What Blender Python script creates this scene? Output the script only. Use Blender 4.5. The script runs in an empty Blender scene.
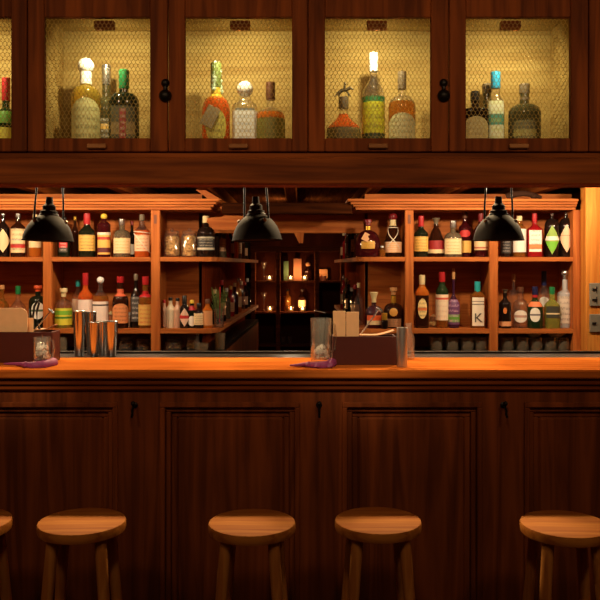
import bpy, math, random
from mathutils import Vector
random.seed(7)
S = bpy.context.scene
COL = S.collection
PI = math.pi
EYE, F, HY = 1.53, 800.0, 265.0      # camera height, focal length in pixels, horizon row

def PX(x, D): return (x-300.0)*D/F
def PZ(y, D): return EYE-(y-HY)*D/F

# ------------------------------------------------------------------ materials
def lin(c):
    return tuple((v/12.92 if v <= .04045 else ((v+.055)/1.055)**2.4) for v in c)
def rgb(r, g, b): return lin((r/255, g/255, b/255))+(1,)
MATS = {}
def newmat(name):
    m = bpy.data.materials.new(name); m.use_nodes = True
    nt = m.node_tree
    return m, nt, nt.nodes['Principled BSDF']
def plain(name, c, rough=.5, metal=0, trans=0, ior=1.45, coat=0, emit=None, es=0, spec=.5):
    if name in MATS: return MATS[name]
    m, nt, b = newmat(name)
    n = nt.nodes.new('ShaderNodeTexNoise'); n.inputs['Scale'].default_value = 35
    tc = nt.nodes.new('ShaderNodeTexCoord'); nt.links.new(tc.outputs['Object'], n.inputs['Vector'])
    mx = nt.nodes.new('ShaderNodeMix'); mx.data_type = 'RGBA'
    mx.inputs['A'].default_value = c; mx.inputs['B'].default_value = tuple(v*.82 for v in c[:3])+(1,)
    nt.links.new(n.outputs['Fac'], mx.inputs['Factor']); nt.links.new(mx.outputs['Result'], b.inputs['Base Color'])
    b.inputs['Roughness'].default_value = rough; b.inputs['Metallic'].default_value = metal
    b.inputs['Transmission Weight'].default_value = trans; b.inputs['IOR'].default_value = ior
    b.inputs['Coat Weight'].default_value = coat
    b.inputs['Specular IOR Level'].default_value = spec
    if emit:
        b.inputs['Emission Color'].default_value = emit; b.inputs['Emission Strength'].default_value = es
    MATS[name] = m; return m
def wood(name, c1, c2, axis='x', rough=.45, scale=1.0, bump=.15, coat=0, spec=.15):
    if name in MATS: return MATS[name]
    m, nt, b = newmat(name); N, L = nt.nodes, nt.links
    tc = N.new('ShaderNodeTexCoord'); mp = N.new('ShaderNodeMapping')
    k = {'x': (1.2, 22, 22), 'y': (22, 1.2, 22), 'z': (22, 22, 1.2)}[axis]
    mp.inputs['Scale'].default_value = tuple(v*scale for v in k)
    L.new(tc.outputs['Object'], mp.inputs['Vector'])
    n = N.new('ShaderNodeTexNoise'); n.inputs['Scale'].default_value = 1.6; n.inputs['Detail'].default_value = 6
    n.inputs['Distortion'].default_value = .9; L.new(mp.outputs[0], n.inputs['Vector'])
    n2 = N.new('ShaderNodeTexNoise'); n2.inputs['Scale'].default_value = 2.3; L.new(tc.outputs['Object'], n2.inputs['Vector'])
    r = N.new('ShaderNodeValToRGB'); r.color_ramp.elements[0].position = .35; r.color_ramp.elements[1].position = .68
    r.color_ramp.elements[0].color = c2; r.color_ramp.elements[1].color = c1
    L.new(n.outputs['Fac'], r.inputs['Fac'])
    mx = N.new('ShaderNodeMix'); mx.data_type = 'RGBA'; mx.blend_type = 'MULTIPLY'; mx.inputs['Factor'].default_value = .5
    r2 = N.new('ShaderNodeValToRGB'); r2.color_ramp.elements[0].position = .3; r2.color_ramp.elements[1].position = .7
    r2.color_ramp.elements[0].color = (.45, .42, .4, 1); r2.color_ramp.elements[1].color = (1, 1, 1, 1)
    L.new(n2.outputs['Fac'], r2.inputs['Fac']); L.new(r.outputs[0], mx.inputs['A']); L.new(r2.outputs[0], mx.inputs['B'])
    L.new(mx.outputs['Result'], b.inputs['Base Color'])
    b.inputs['Roughness'].default_value = min(.85, rough+.12); b.inputs['Coat Weight'].default_value = coat; b.inputs['Specular IOR Level'].default_value = spec
    bp = N.new('ShaderNodeBump'); bp.inputs['Strength'].default_value = bump; bp.inputs['Distance'].default_value = .002
    L.new(n.outputs['Fac'], bp.inputs['Height']); L.new(bp.outputs[0], b.inputs['Normal'])
    MATS[name] = m; return m
LN = [0]
def label_mat(base, band=None, b0=.3, b1=.5, ink=None, band2=None, c0=0, c1=0):
    """paper label: base colour, up to two horizontal bands, rows of small printed marks"""
    key = ('lab', base, band, b0, b1, ink, band2, c0, c1)
    if key in MATS: return MATS[key]
    LN[0] += 1
    m, nt, b = newmat('label_paper_%d' % LN[0]); N, L = nt.nodes, nt.links
    uv = N.new('ShaderNodeUVMap'); sp = N.new('ShaderNodeSeparateXYZ'); L.new(uv.outputs[0], sp.inputs[0])
    def math_(op, a, c):
        q = N.new('ShaderNodeMath'); q.operation = op
        for i, v in enumerate((a, c)):
            if isinstance(v, (int, float)): q.inputs[i].default_value = v
            else: L.new(v, q.inputs[i])
        return q.outputs[0]
    def inb(lo, hi): return math_('MULTIPLY', math_('GREATER_THAN', sp.outputs['Y'], lo), math_('LESS_THAN', sp.outputs['Y'], hi))
    cur = None
    rgbn = N.new('ShaderNodeRGB'); rgbn.outputs[0].default_value = base; cur = rgbn.outputs[0]
    def over(fac, col):
        nonlocal cur
        mx = N.new('ShaderNodeMix'); mx.data_type = 'RGBA'; L.new(cur, mx.inputs['A']); mx.inputs['B'].default_value = col
        L.new(fac, mx.inputs['Factor']); cur = mx.outputs['Result']
    if band: over(inb(b0, b1), band)
    if band2: over(inb(c0, c1), band2)
    if ink:
        no = N.new('ShaderNodeTexNoise'); no.inputs['Scale'].default_value = 24; no.inputs['Detail'].default_value = 1
        mp = N.new('ShaderNodeMapping'); mp.inputs['Scale'].default_value = (1.6, .45, 1); L.new(uv.outputs[0], mp.inputs[0]); L.new(mp.outputs[0], no.inputs['Vector'])
        rows = math_('GREATER_THAN', math_('FRACT', math_('MULTIPLY', sp.outputs['Y'], 5.0), 0), .55)
        q = math_('MULTIPLY', rows, math_('GREATER_THAN', no.outputs['Fac'], .5))
        edge = math_('MULTIPLY', math_('GREATER_THAN', sp.outputs['X'], .14), math_('LESS_THAN', sp.outputs['X'], .86))
        over(math_('MULTIPLY', math_('MULTIPLY', q, edge), .55), ink)
    L.new(cur, b.inputs['Base Color']); b.inputs['Roughness'].default_value = .55
    MATS[key] = m; return m

W_DARK = wood('dark_walnut_x', rgb(164, 86, 34), rgb(108, 52, 18), 'x', .6, scale=.7)
W_DARKZ = wood('dark_walnut_z', rgb(158, 80, 31), rgb(102, 48, 17), 'z', .6, scale=.7)
W_PANEL = wood('mahogany_panel_z', rgb(146, 74, 32), rgb(98, 46, 18), 'z', .5, scale=.6)
W_PANELX = wood('mahogany_panel_x', rgb(146, 74, 32), rgb(98, 46, 18), 'x', .5, scale=.6)
W_TOP = wood('oiled_counter_wood', rgb(204, 114, 48), rgb(172, 88, 32), 'x', .6, spec=0)
W_EDGE = wood('oiled_counter_edge', rgb(140, 68, 22), rgb(104, 46, 14), 'x', .4)
W_ORX = wood('orange_pine_x', rgb(196, 114, 52), rgb(160, 84, 34), 'x', .5)
W_ORZ = wood('orange_pine_z', rgb(196, 114, 52), rgb(160, 84, 34), 'z', .5)
W_ORY = wood('orange_pine_y', rgb(186, 98, 38), rgb(150, 70, 22), 'y', .5)
W_POST = wood('honey_pine_z', rgb(220, 146, 62), rgb(190, 112, 40), 'z', .5)
W_STOOL = wood('stool_elm', rgb(216, 138, 56), rgb(180, 100, 32), 'x', .55, scale=1.3)
W_LEG = wood('stool_leg_elm', rgb(232, 156, 76), rgb(196, 118, 50), 'z', .55)
W_CAB = wood('pale_cabinet_lining', rgb(186, 160, 96), rgb(156, 126, 68), 'x', .6, scale=.6, bump=.3)
W_FAR = wood('dark_far_shelf', rgb(130, 66, 30), rgb(92, 42, 16), 'x', .8)
W_BOX = plain('oxblood_box_lacquer', rgb(74, 26, 16), .4)
BLACK = plain('black_enamel', rgb(26, 22, 20), .35)
BLACKM = plain('black_iron', rgb(30, 24, 20), .45, .6)
WHITEEN = plain('dark_enamel_inside', rgb(60, 44, 34), .5)
BRASS = plain('pale_brass', rgb(205, 160, 90), .35, .8)
WIRE = plain('brassy_wire', rgb(232, 205, 130), .42, .35)
STEEL = plain('brushed_steel', rgb(205, 208, 214), .2, 1)
STEELD = plain('steel_plate', rgb(150, 142, 124), .5, .5)
PULL = wood('worn_pale_pull', rgb(190, 130, 80), rgb(150, 96, 54), 'x', .5)
LEDGE = plain('black_service_ledge', rgb(30, 24, 20), .3)
PLASTER = plain('dark_ochre_plaster', rgb(120, 78, 46), .8)
FLOORM = wood('dark_floor_boards', rgb(70, 40, 24), rgb(40, 22, 12), 'y', .5)
def glass(name, c, tr=.9, rough=.04, ior=1.4): return plain('glass_'+name, c, rough, 0, tr, ior)
G = dict(clear=glass('clear', rgb(236, 228, 212), .93), amber=glass('amber', rgb(232, 128, 44), .55), gold=glass('gold', rgb(222, 188, 70), .75),
         whisky=glass('whisky', rgb(214, 140, 60), .8), dark=glass('dark', rgb(30, 20, 16), .15), brown=glass('brown', rgb(50, 23, 12), .2),
         green=glass('green', rgb(38, 62, 34), .4), dgreen=glass('dark_green', rgb(24, 32, 20), .15), red=glass('red', rgb(190, 30, 34), .5),
         orange=glass('orange', rgb(232, 104, 40), .5), wine=glass('wine', rgb(62, 14, 18), .2), smoke=glass('smoke', rgb(128, 112, 88), .5),
         olive=glass('olive', rgb(74, 70, 44), .25), purple=glass('purple', rgb(72, 34, 60), .3), milk=plain('milk_glass', rgb(226, 210, 178), .3),
         pink=plain('pale_pink_glass', rgb(222, 176, 146), .3), lime=glass('lime', rgb(196, 196, 90), .7), white=plain('white_ceramic', rgb(232, 228, 220), .3),
         ice=glass('ice', rgb(240, 240, 240), .9, .12))
def thin_glass(name, tint, k=.10):
    m, nt, b = newmat('thin_glass_'+name); N, L = nt.nodes, nt.links; N.remove(b)
    out = [n for n in N if n.type == 'OUTPUT_MATERIAL'][0]
    tr = N.new('ShaderNodeBsdfTransparent'); tr.inputs[0].default_value = tint
    gl = N.new('ShaderNodeBsdfGlossy'); gl.inputs['Roughness'].default_value = .08
    df = N.new('ShaderNodeBsdfTranslucent'); df.inputs[0].default_value = tint
    d2 = N.new('ShaderNodeBsdfDiffuse'); d2.inputs[0].default_value = tint
    fr = N.new('ShaderNodeLayerWeight'); fr.inputs[0].default_value = .3
    ad = N.new('ShaderNodeMixShader'); ad.inputs[0].default_value = .5; L.new(df.outputs[0], ad.inputs[1]); L.new(d2.outputs[0], ad.inputs[2])
    m1 = N.new('ShaderNodeMixShader'); m1.inputs[0].default_value = k; L.new(tr.outputs[0], m1.inputs[1]); L.new(ad.outputs[0], m1.inputs[2])
    m2 = N.new('ShaderNodeMixShader'); L.new(fr.outputs['Facing'], m2.inputs[0]); L.new(m1.outputs[0], m2.inputs[1]); L.new(gl.outputs[0], m2.inputs[2])
    L.new(m2.outputs[0], out.inputs[0]); return m
G['lit_clear'] = thin_glass('lit_clear', rgb(240, 226, 200), .22); G['clear'] = thin_glass('clear', rgb(250, 248, 244), .035); G['ice'] = thin_glass('ice', rgb(250, 250, 250), .7)  # first one's milky body stands in for light on the clear glasses
def paint(name, c, rough=.4, metal=0): return plain('paint_'+name, c, rough, metal)
P_ = dict(red=paint('red', rgb(176, 34, 38)), cream=paint('cream', rgb(226, 204, 150)), white=paint('white', rgb(236, 232, 224)), teal=paint('teal', rgb(46, 176, 176)),
          black=paint('black', rgb(24, 20, 18)), cork=paint('cork', rgb(192, 138, 84), .8), green=paint('green', rgb(32, 120, 66)), yellow=paint('yellow', rgb(222, 186, 62)),
          silver=paint('silver', rgb(200, 196, 190), .25, .9), orange=paint('orange', rgb(214, 84, 40)), grey=paint('grey', rgb(110, 96, 76)), darkred=paint('dark_red', rgb(120, 24, 28)),
          navy=paint('navy', rgb(30, 32, 72)), gold=paint('gold', rgb(214, 166, 60), .3, .6), tan=paint('tan', rgb(206, 154, 104), .6), brown=paint('brown', rgb(96, 54, 30), .6),
          rope=paint('rope', rgb(228, 214, 190), .8), blue=paint('blue', rgb(44, 150, 196)), magenta=paint('magenta', rgb(140, 54, 104), .6), leaf=paint('leaf', rgb(104, 120, 56), .6), popcorn=paint('popcorn', rgb(226, 184, 112), .8))

# ------------------------------------------------------------------ mesh building
class MB:
    def __init__(s): s.v, s.f, s.uv = [], [], None
    def box(s, x0, x1, y0, y1, z0, z1, b=0):
        i = len(s.v)
        if b <= 0:
            s.v += [(x, y, z) for z in (z0, z1) for y in (y0, y1) for x in (x0, x1)]
            s.f += [tuple(i+k for k in q) for q in ((0, 2, 3, 1), (4, 5, 7, 6), (0, 1, 5, 4), (2, 6, 7, 3), (0, 4, 6, 2), (1, 3, 7, 5))]
            return s
        # chamfered box
        c = [((x0+x1)/2), ((y0+y1)/2), ((z0+z1)/2)]; h = [(x1-x0)/2, (y1-y0)/2, (z1-z0)/2]
        b = min(b, *(q*.49 for q in h)); idx = {}
        for sx in (-1, 1):
            for sy in (-1, 1):
                for sz in (-1, 1):
                    for a in range(3):
                        p = [h[0]*sx, h[1]*sy, h[2]*sz]; sg = (sx, sy, sz)
                        for k in range(3):
                            if k != a: p[k] -= b*sg[k]
                        idx[(sx, sy, sz, a)] = len(s.v); s.v.append(tuple(c[k]+p[k] for k in range(3)))
        for a in range(3):
            o = [k for k in range(3) if k != a]
            for sg in (-1, 1):
                def key(p, q):
                    t = [0, 0, 0]; t[a] = sg; t[o[0]] = p; t[o[1]] = q; return idx[(t[0], t[1], t[2], a)]
                s.f.append((key(-1, -1), key(1, -1), key(1, 1), key(-1, 1)))
        for a in range(3):          # edges along axis a
            o = [k for k in range(3) if k != a]
            for p in (-1, 1):
                for q in (-1, 1):
                    def key(e, ax):
                        t = [0, 0, 0]; t[a] = e; t[o[0]] = p; t[o[1]] = q; return idx[(t[0], t[1], t[2], ax)]
                    s.f.append((key(-1, o[0]), key(1, o[0]), key(1, o[1]), key(-1, o[1])))
        for sx in (-1, 1):
            for sy in (-1, 1):
                for sz in (-1, 1): s.f.append(tuple(idx[(sx, sy, sz, a)] for a in range(3)))
        return s
    def lathe(s, prof, cx=0, cy=0, n=20, sq=2.0, ky=1.0, caps=True):
        """prof [(r,z)]; sq>2 squares the section"""
        i = len(s.v)
        for r, z in prof:
            for k in range(n):
                a = 2*PI*k/n; c, d = math.cos(a), math.sin(a)
                g = (abs(c)**sq+abs(d)**sq)**(-1/sq)
                s.v.append((cx+r*g*c, cy+r*g*d*ky, z))
        for j in range(len(prof)-1):
            for k in range(n):
                k2 = (k+1) % n
                s.f.append((i+j*n+k, i+j*n+k2, i+(j+1)*n+k2, i+(j+1)*n+k))
        if caps:
            s.f.append(tuple(i+k for k in reversed(range(n)))); s.f.append(tuple(i+(len(prof)-1)*n+k for k in range(n)))
        return s
    def tube(s, pts, r, n=8, r2=None, closed=False):
        pts = [Vector(p) for p in pts]; m = len(pts); i = len(s.v)
        for j, p in enumerate(pts):
            if closed: t = pts[(j+1) % m]-pts[(j-1) % m]
            else: t = pts[min(j+1, m-1)]-pts[max(j-1, 0)]
            t.normalize(); u = t.cross(Vector((0, 0, 1)))
            if u.length < .05: u = t.cross(Vector((0, 1, 0)))
            u.normalize(); w = t.cross(u)
            rr = r if r2 is None else r+(r2-r)*j/(m-1)
            for k in range(n):
                a = 2*PI*k/n; q = p+u*(rr*math.cos(a))+w*(rr*math.sin(a)); s.v.append(tuple(q))
        for j in range(m if closed else m-1):
            for k in range(n):
                k2 = (k+1) % n; j2 = (j+1) % m
                s.f.append((i+j*n+k, i+j*n+k2, i+j2*n+k2, i+j2*n+k))
        if not closed:
            s.f.append(tuple(i+k for k in reversed(range(n)))); s.f.append(tuple(i+(m-1)*n+k for k in range(n)))
        return s
    def prism(s, poly, a0, a1, axis='y'):
        """poly of 2D points extruded along an axis (y: poly=(x,z); z: poly=(x,y); x: poly=(y,z))"""
        i = len(s.v); n = len(poly)
        for a in (a0, a1):
            for p, q in poly:
                s.v.append({'y': (p, a, q), 'z': (p, q, a), 'x': (a, p, q)}[axis])
        s.f.append(tuple(i+k for k in range(n))); s.f.append(tuple(i+n+k for k in reversed(range(n))))
        for k in range(n):
            k2 = (k+1) % n; s.f.append((i+k, i+k2, i+n+k2, i+n+k))
        return s
    def ball(s, c, r, n=10, m=6, kz=1.0, jit=0):
        i = len(s.v)
        s.v.append((c[0], c[1], c[2]-r*kz))
        for j in range(1, m):
            a = PI*j/m
            for k in range(n):
                t = 2*PI*k/n; rr = r*(1+random.uniform(-jit, jit))
                s.v.append((c[0]+rr*math.sin(a)*math.cos(t), c[1]+rr*math.sin(a)*math.sin(t), c[2]-rr*kz*math.cos(a)))
        s.v.append((c[0], c[1], c[2]+r*kz)); e = len(s.v)-1
        for k in range(n):
            k2 = (k+1) % n
            s.f.append((i, i+1+k2, i+1+k)); s.f.append((e, e-n+k, e-n+k2))
            for j in range(m-2):
                a = i+1+j*n; s.f.append((a+k, a+k2, a+n+k2, a+n+k))
        return s
    def build(s, name, mat, parent=None, smooth=None, loc=None):
        me = bpy.data.meshes.new(name); me.from_pydata(s.v, [], s.f); me.update()
        import bmesh
        bm = bmesh.new(); bm.from_mesh(me); bmesh.ops.recalc_face_normals(bm, faces=bm.faces); bm.to_mesh(me); bm.free()
        if s.uv:
            ul = me.uv_layers.new(name='UVMap')
            for lp in me.loops: ul.data[lp.index].uv = s.uv[lp.vertex_index]
        me.materials.append(mat)
        o = bpy.data.objects.new(name, me); COL.objects.link(o)
        if parent: o.parent = parent
        if loc: o.location = loc
        if smooth:
            for p in me.polygons: p.use_smooth = True
            me.set_sharp_from_angle(angle=math.radians(smooth))
        return o
def thing(name, label, cat, loc=(0, 0, 0), group=None, rz=0):
    o = bpy.data.objects.new(name, None); COL.objects.link(o); o.empty_display_size = .05
    o.location = loc; o.rotation_euler = (0, 0, rz); tag(o, label, cat, group); return o
def tag(o, label, cat, group=None):
    o['label'] = label; o['category'] = cat
    if group: o['group'] = group
    return o
def struct(o): o['kind'] = 'structure'; return o
def copytree(o, parent=None):
    c = o.copy(); COL.objects.link(c); c.parent = parent
    for ch in list(o.children): copytree(ch, c)
    return c

# ------------------------------------------------------------------ room shell
XL, XR, YB, YF, CH = -2.6, 2.6, 8.75, -1.6, 2.95
struct(MB().box(XL, XR, YF, YB, -.06, 0).build('floor', FLOORM))
struct(MB().box(XL, XR, YF, YB, CH, CH+.06).build('ceiling', plain('ceiling_dark', rgb(84, 56, 36), .8)))
struct(MB().box(XL-.1, XL, YF, YB, -.06, CH+.06).build('wall_left', PLASTER))
struct(MB().box(XR, XR+.1, YF, YB, -.06, CH+.06).build('wall_right', PLASTER))
struct(MB().box(XL-.1, XR+.1, YB, YB+.1, -.06, CH+.06).build('wall_back', PLASTER))
struct(MB().box(XL-.1, XR+.1, YF-.1, YF, -.06, CH+.06).build('wall_front', PLASTER))
# long beam below the display cabinets
bm_ = MB()
bm_.box(-2.2, 2.2, 2.975, 3.10, PZ(184.5, 2.975), PZ(157, 2.975), .006)
bm_.box(-2.2, 2.2, 2.99, 3.36, PZ(157, 2.975), 1.948)
struct(bm_.build('trim_1', W_DARK))
# lowered timber ceiling behind the bar, with joists running away from the viewer
struct(MB().box(-2.55, 2.55, 3.40, 8.6, 2.10, 2.14).build('ceiling_soffit', wood('soffit_boards', rgb(120, 62, 26), rgb(80, 38, 15), 'y', .8, spec=0)))
jb = 2; W_JOIST = wood('joist_y', rgb(150, 80, 34), rgb(110, 54, 20), 'y', .8, spec=0)
for i, x in enumerate((-2.25, -1.70, -1.146, -.60, -.06, .47, 1.01, 1.56, 2.1)):
    o = MB().box(x-.04, x+.04, 3.42, 8.5, 2.0, 2.10, .008).build('trim_%d' % jb, W_JOIST); struct(o); jb += 1

# ------------------------------------------------------------------ bar counter
bar = thing('bar_counter', 'long dark mahogany panelled bar counter with an oiled orange wood top', 'bar counter', (0, 3.0, 0))
def bx(mb, x0, x1, y0, y1, z0, z1, b=0): return mb.box(x0, x1, y0-3.0, y1-3.0, z0, z1, b)
CT = 1.136
m = MB(); bx(m, -2.3, 2.3, 3.0, 3.41, CT-.034, CT, .006); m.build('counter_top', W_TOP, bar)
m = MB(); bx(m, -2.3, 2.3, 3.02, 3.20, CT-.060, CT-.034, .004); bx(m, -2.3, 2.3, 3.032, 3.20, CT-.082, CT-.060, .006); m.build('cornice', W_EDGE, bar)
m = MB(); bx(m, -2.3, 2.3, 3.41, 3.62, CT-.05, CT-.004, .004); bx(m, -2.3, 2.3, 3.55, 3.62, .0, CT-.05); bx(m, -2.3, 2.3, 3.60, 3.62, CT-.004, CT+.006, .002); m.build('service_ledge', LEDGE, bar)
PF = 3.05; HP = PF-3.0
FR = MB()
zt, zp = CT-.082, PZ(402, PF)
bx(FR, -2.3, 2.3, PF, PF+.05, zp, zt)                 # top rail
bx(FR, -2.3, 2.3, PF, PF+.05, 0, .14)                 # plinth rail
pan = [(-22+182*k, 118+182*k) for k in range(-2, 6)]
xs = [(PX(a, PF), PX(b, PF)) for a, b in pan if PX(a, PF) > -2.3 and PX(b, PF) < 2.3]
edges = [-2.3]+[v for p in xs for v in p]+[2.3]
for k in range(0, len(edges), 2): bx(FR, edges[k], edges[k+1], PF, PF+.05, .14, zp)
bx(FR, -2.3, 2.3, PF+.05, PF+.08, 0, zt)
FR.build('front_frame', W_PANEL, bar)
for a, b in xs:
    p = MB(); bx(p, a+.062, b-.062, PF+.018, PF+.05, .20, zp-.062, .012); po = p.build('panel', W_PANEL, bar)
    t = MB()
    for (o1, o2, d) in ((0, .020, -.010), (.020, .040, .008), (.040, .062, .022)):
        bx(t, a+o1, b-o1, PF+d, PF+.05, zp-o2, zp-o1, .003); bx(t, a+o1, b-o1, PF+d, PF+.05, .14+o1, .14+o2, .003)
        bx(t, a+o1, a+o2, PF+d, PF+.05, .14+o2, zp-o2, .003); bx(t, b-o2, b-o1, PF+d, PF+.05, .14+o2, zp-o2, .003)
    t.build('moulding', W_PANEL, po)
for hx in (135, 319, 503):
    X, Z = PX(hx, PF), PZ(405, PF)
    h = MB(); h.lathe([(.010, 0), (.012, .003), (.008, .006)], n=12)
    h.v = [(X+x, PF-3.0-z, Z+y) for x, y, z in h.v]
    h.tube([(X, HP-.005, Z), (X, HP-.035, Z-.002), (X, HP-.052, Z-.016), (X, HP-.050, Z-.030), (X, HP-.062, Z-.034)], .0045)
    h.ball((X, HP-.038, Z+.012), .009)
    h.tube([(X, HP-.01, Z), (X, HP-.038, Z+.012)], .005)
    h.build('coat_hook', BLACKM, bar, 40)

# ------------------------------------------------------------------ display cabinets above the bar
DF = 3.0
CELL = .0158; RH = .0137
def wire_mesh(w, h):
    m = MB(); r = .00085
    nx, nz = int(w/CELL)+1, int(h/RH)+1
    def edge(a, b):
        if min(a[0], b[0]) < 0 or max(a[0], b[0]) > w or min(a[1], b[1]) < 0 or max(a[1], b[1]) > h: return
        i = len(m.v); dx, dz = b[0]-a[0], b[1]-a[1]; l = math.hypot(dx, dz); px, pz = -dz/l*r, dx/l*r
        for q in (a, b):
            m.v.extend([(q[0]+px, 0, q[1]+pz), (q[0]-px, 0, q[1]-pz), (q[0], -r*1.4, q[1]), (q[0], r*1.4, q[1])])
        for u, v in ((0, 2), (2, 1), (1, 3), (3, 0)): m.f.append((i+u, i+v, i+v+4, i+u+4))
    for j in range(nz+1):
        for k in range(-1, nx+1):
            x = k*CELL+(CELL/2 if j % 2 else 0); z = j*RH
            up = (x, z+RH*.36)
            edge((x, z), up)
            edge(up, (x+CELL/2, z+RH)); edge(up, (x-CELL/2, z+RH))
    return m
WM = None
def door(parent, xl, xr, ox, oy, hinge_latch, block_x):
    """framed door with wire mesh; pixel columns at the front plane"""
    global WM
    X0, X1 = PX(xl, DF)+.002, PX(xr, DF)-.002
    O0, O1 = PX(ox, DF), PX(oy, DF)
    z0, z1, zo0, zo1 = 1.956, 2.535, PZ(138, DF), PZ(17, DF)
    d = MB()
    y0, y1 = 0, .028
    d.box(X0, O0, y0, y1, z0, z1, .003); d.box(O1, X1, y0, y1, z0, z1, .003)
    d.box(O0, O1, y0+.002, y1, z0, zo0, .003); d.box(O0, O1, y0+.002, y1, zo1, z1, .003)
    do = d.build('door', W_DARKZ, parent)
    w, h = O1-O0, zo1-zo0
    wm = wire_mesh(w, h); wm.v = [(x+O0, y+.020, z+zo0) for x, y, z in wm.v]
    wm.build('wire_mesh', WIRE, do)
    xc = (O0+O1)/2
    p = MB(); zc = PZ(146.5, DF); p.box(xc-.036, xc+.036, -.014, 0, zc-.008, zc+.009, .003); p.build('pull', PULL, do)
    p = MB(); bxx = PX(block_x, 3.03); p.box(bxx-.038, bxx+.038, .028, .055, zo1-.036, zo1-.004, .003); p.build('catch_block', W_DARK, do)
    return do
def latch(parent, px, py):
    X, Z = PX(px, DF), PZ(py, DF)
    l = MB()
    l.lathe([(.012, 0), (.016, .004), (.013, .012), (.006, .016)], n=14)
    l.lathe([(.020, 0), (.024, .006), (.020, .018), (.010, .026)], cy=-.048, n=16)
    l.v = [(X+x, -z, Z+y+.018) for x, y, z in l.v]
    l.box(X-.007, X+.007, -.012, 0, Z-.03, Z+.03, .003)
    return l.build('latch', BLACKM, parent, 50)
GAPS = [27, 168, 308, 449, 589]
OPEN = {(27, 168): (44, 150, 104), (168, 308): (185, 292, 240), (308, 449): (325, 431, 377), (449, 589): (466, 571, 511)}
def cabinet(x0p, x1p, label, doors):
    c = thing('display_cabinet', label, 'cabinet', (0, DF, 0), 'wire door display cabinets above the bar')
    a, b = PX(x0p, DF)+.001, PX(x1p, DF)-.001
    yb = .36
    m = MB()
    m.box(a, b, .0275, yb+.02, 1.950, 1.970); m.box(a, b, .029, yb+.02, 2.52, 2.55)
    m.box(a, a+.022, .029, yb, 1.970, 2.52); m.box(b-.022, b, .029, yb, 1.970, 2.52)
    m.build('carcass', W_DARK, c)
    m = MB()
    m.box(a+.022, b-.022, yb-.012, yb, 2.0, 2.508); m.box(a+.022, b-.022, .028, yb, 1.970, 2.0)
    m.box(a+.022, b-.022, .06, yb, 2.508, 2.519)
    m.box(a+.022, a+.034, .03, yb-.012, 2.0, 2.508); m.box(b-.034, b-.022, .03, yb-.012, 2.0, 2.508)
    m.build('lining', W_CAB, c)
    for dd in doors: door(c, *dd)
    return c
cA = cabinet(27, 308, 'dark wood cabinet with two wire mesh doors left of centre, seven bottles inside', [(27, 168, 44, 150, 0, 104), (168, 308, 185, 292, 0, 240)])
cB = cabinet(308, 589, 'dark wood cabinet with two wire mesh doors right of centre, blue-capped bottle inside', [(308, 449, 325, 431, 0, 377), (449, 589, 466, 571, 0, 511)])
cC = cabinet(-254, 27, 'dark wood cabinet cut off by the left edge of the photo', [(-113, 27, -96, 11, 0, -40), (-254, -113, -236, -130, 0, -180)])
cD = cabinet(589, 870, 'dark wood cabinet cut off by the right edge, showing only its frame', [(589, 730, 607, 712, 0, 650), (730, 870, 747, 852, 0, 800)])
latch(cA, 165.5, 88); latch(cB, 443.5, 88)
# ceiling valance above the cabinets
struct(MB().box(-2.5, 2.5, 3.0, 3.38, 2.551, CH).build('trim_30', W_DARK))

# ------------------------------------------------------------------ back bar shelving
BF, BK = 5.0, 5.30
Z1, Z2, Z3 = 1.58, 1.13, .985        # shelf tops and worktop
CB, CTp = PZ(210, BF), PZ(199.5, BF)   # crown bottom / top
def shelf_poly(side):
    if side < 0: # left unit, outline with a rounded inner corner then receding shelf
        return [(-2.0, BF), (-.60, BF), (-.555, BF+.012), (-.525, BF+.045), (-.51, BF+.10), (-.42, 8.05), (-.555, 8.05), (-.65, BK), (-2.0, BK)]
    return [(1.80, BF), (.44, BF), (.40, BF+.012), (.375, BF+.045), (.36, BF+.10), (.345, 8.05), (.45, 8.05), (.43, BK), (1.80, BK)]
def backbar(side, label, posts, x0, x1, back0, back1):
    u = thing('back_bar_shelving', label, 'shelving', (0, BF, 0), 'orange wood shelving behind the bar')
    off = lambda poly: [(p, q-BF) for p, q in poly]
    for z in (Z1, Z2):
        MB().prism(off(shelf_poly(side)), z-.027, z, 'z').build('shelf', W_ORX, u)
    # worktop and base
    MB().prism(off(shelf_poly(side)), Z3-.03, Z3, 'z').build('worktop', LEDGE, u)
    MB().prism([(p, q+.03 if q < 5.2 else q) for p, q in off(shelf_poly(side))], 0, Z3-.03, 'z').build('base', W_PANEL, u)
    MB().box(back0, back1, BK-BF, BK-BF+.02, Z3, 2.0).build('back_panel', W_ORX, u)
    # side wall of the passage
    if side < 0: sw = [(-.65, BK), (-.555, 8.05), (-.575, 8.05), (-.67, BK)]
    else: sw = [(.43, BK), (.45, 8.05), (.47, 8.05), (.45, BK)]
    MB().prism(off(sw), Z3, 1.90, 'z').build('side_panel', wood('passage_panel', rgb(150, 66, 30), rgb(112, 44, 18), 'z', .95, spec=0), u)
    for a, b in posts:
        p = MB(); X0, X1 = PX(a, BF), PX(b, BF)
        p.box(X0, X1, -.004, .03, Z3, CB, .003); p.box(X0+.012, X1-.012, .03, .30, Z3, Z2-.027); p.box(X0+.012, X1-.012, .03, .30, Z2, Z1-.027); p.box(X0+.012, X1-.012, .03, .30, Z1, CB)
        po = p.build('post', W_ORZ, u)
        xm = (X0+X1)/2
        MB().box(xm-.008, xm+.008, -.007, -.004, CB-.085, CB-.03).build('slot_plate', plain('slot_brown', rgb(110, 56, 26), .6), po)
    # crown: stepped moulding
    c = MB(); zz = CB
    for d, h in ((-.012, .018), (-.028, .014), (-.045, .016), (-.065, .018)):
        c.box(x0 if side < 0 else x0+(.065+d), (x1-(.065+d)) if side < 0 else x1, d, .30, zz, zz+h, .003); zz += h
    c.build('crown', W_ORX, u)
    return u
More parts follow.
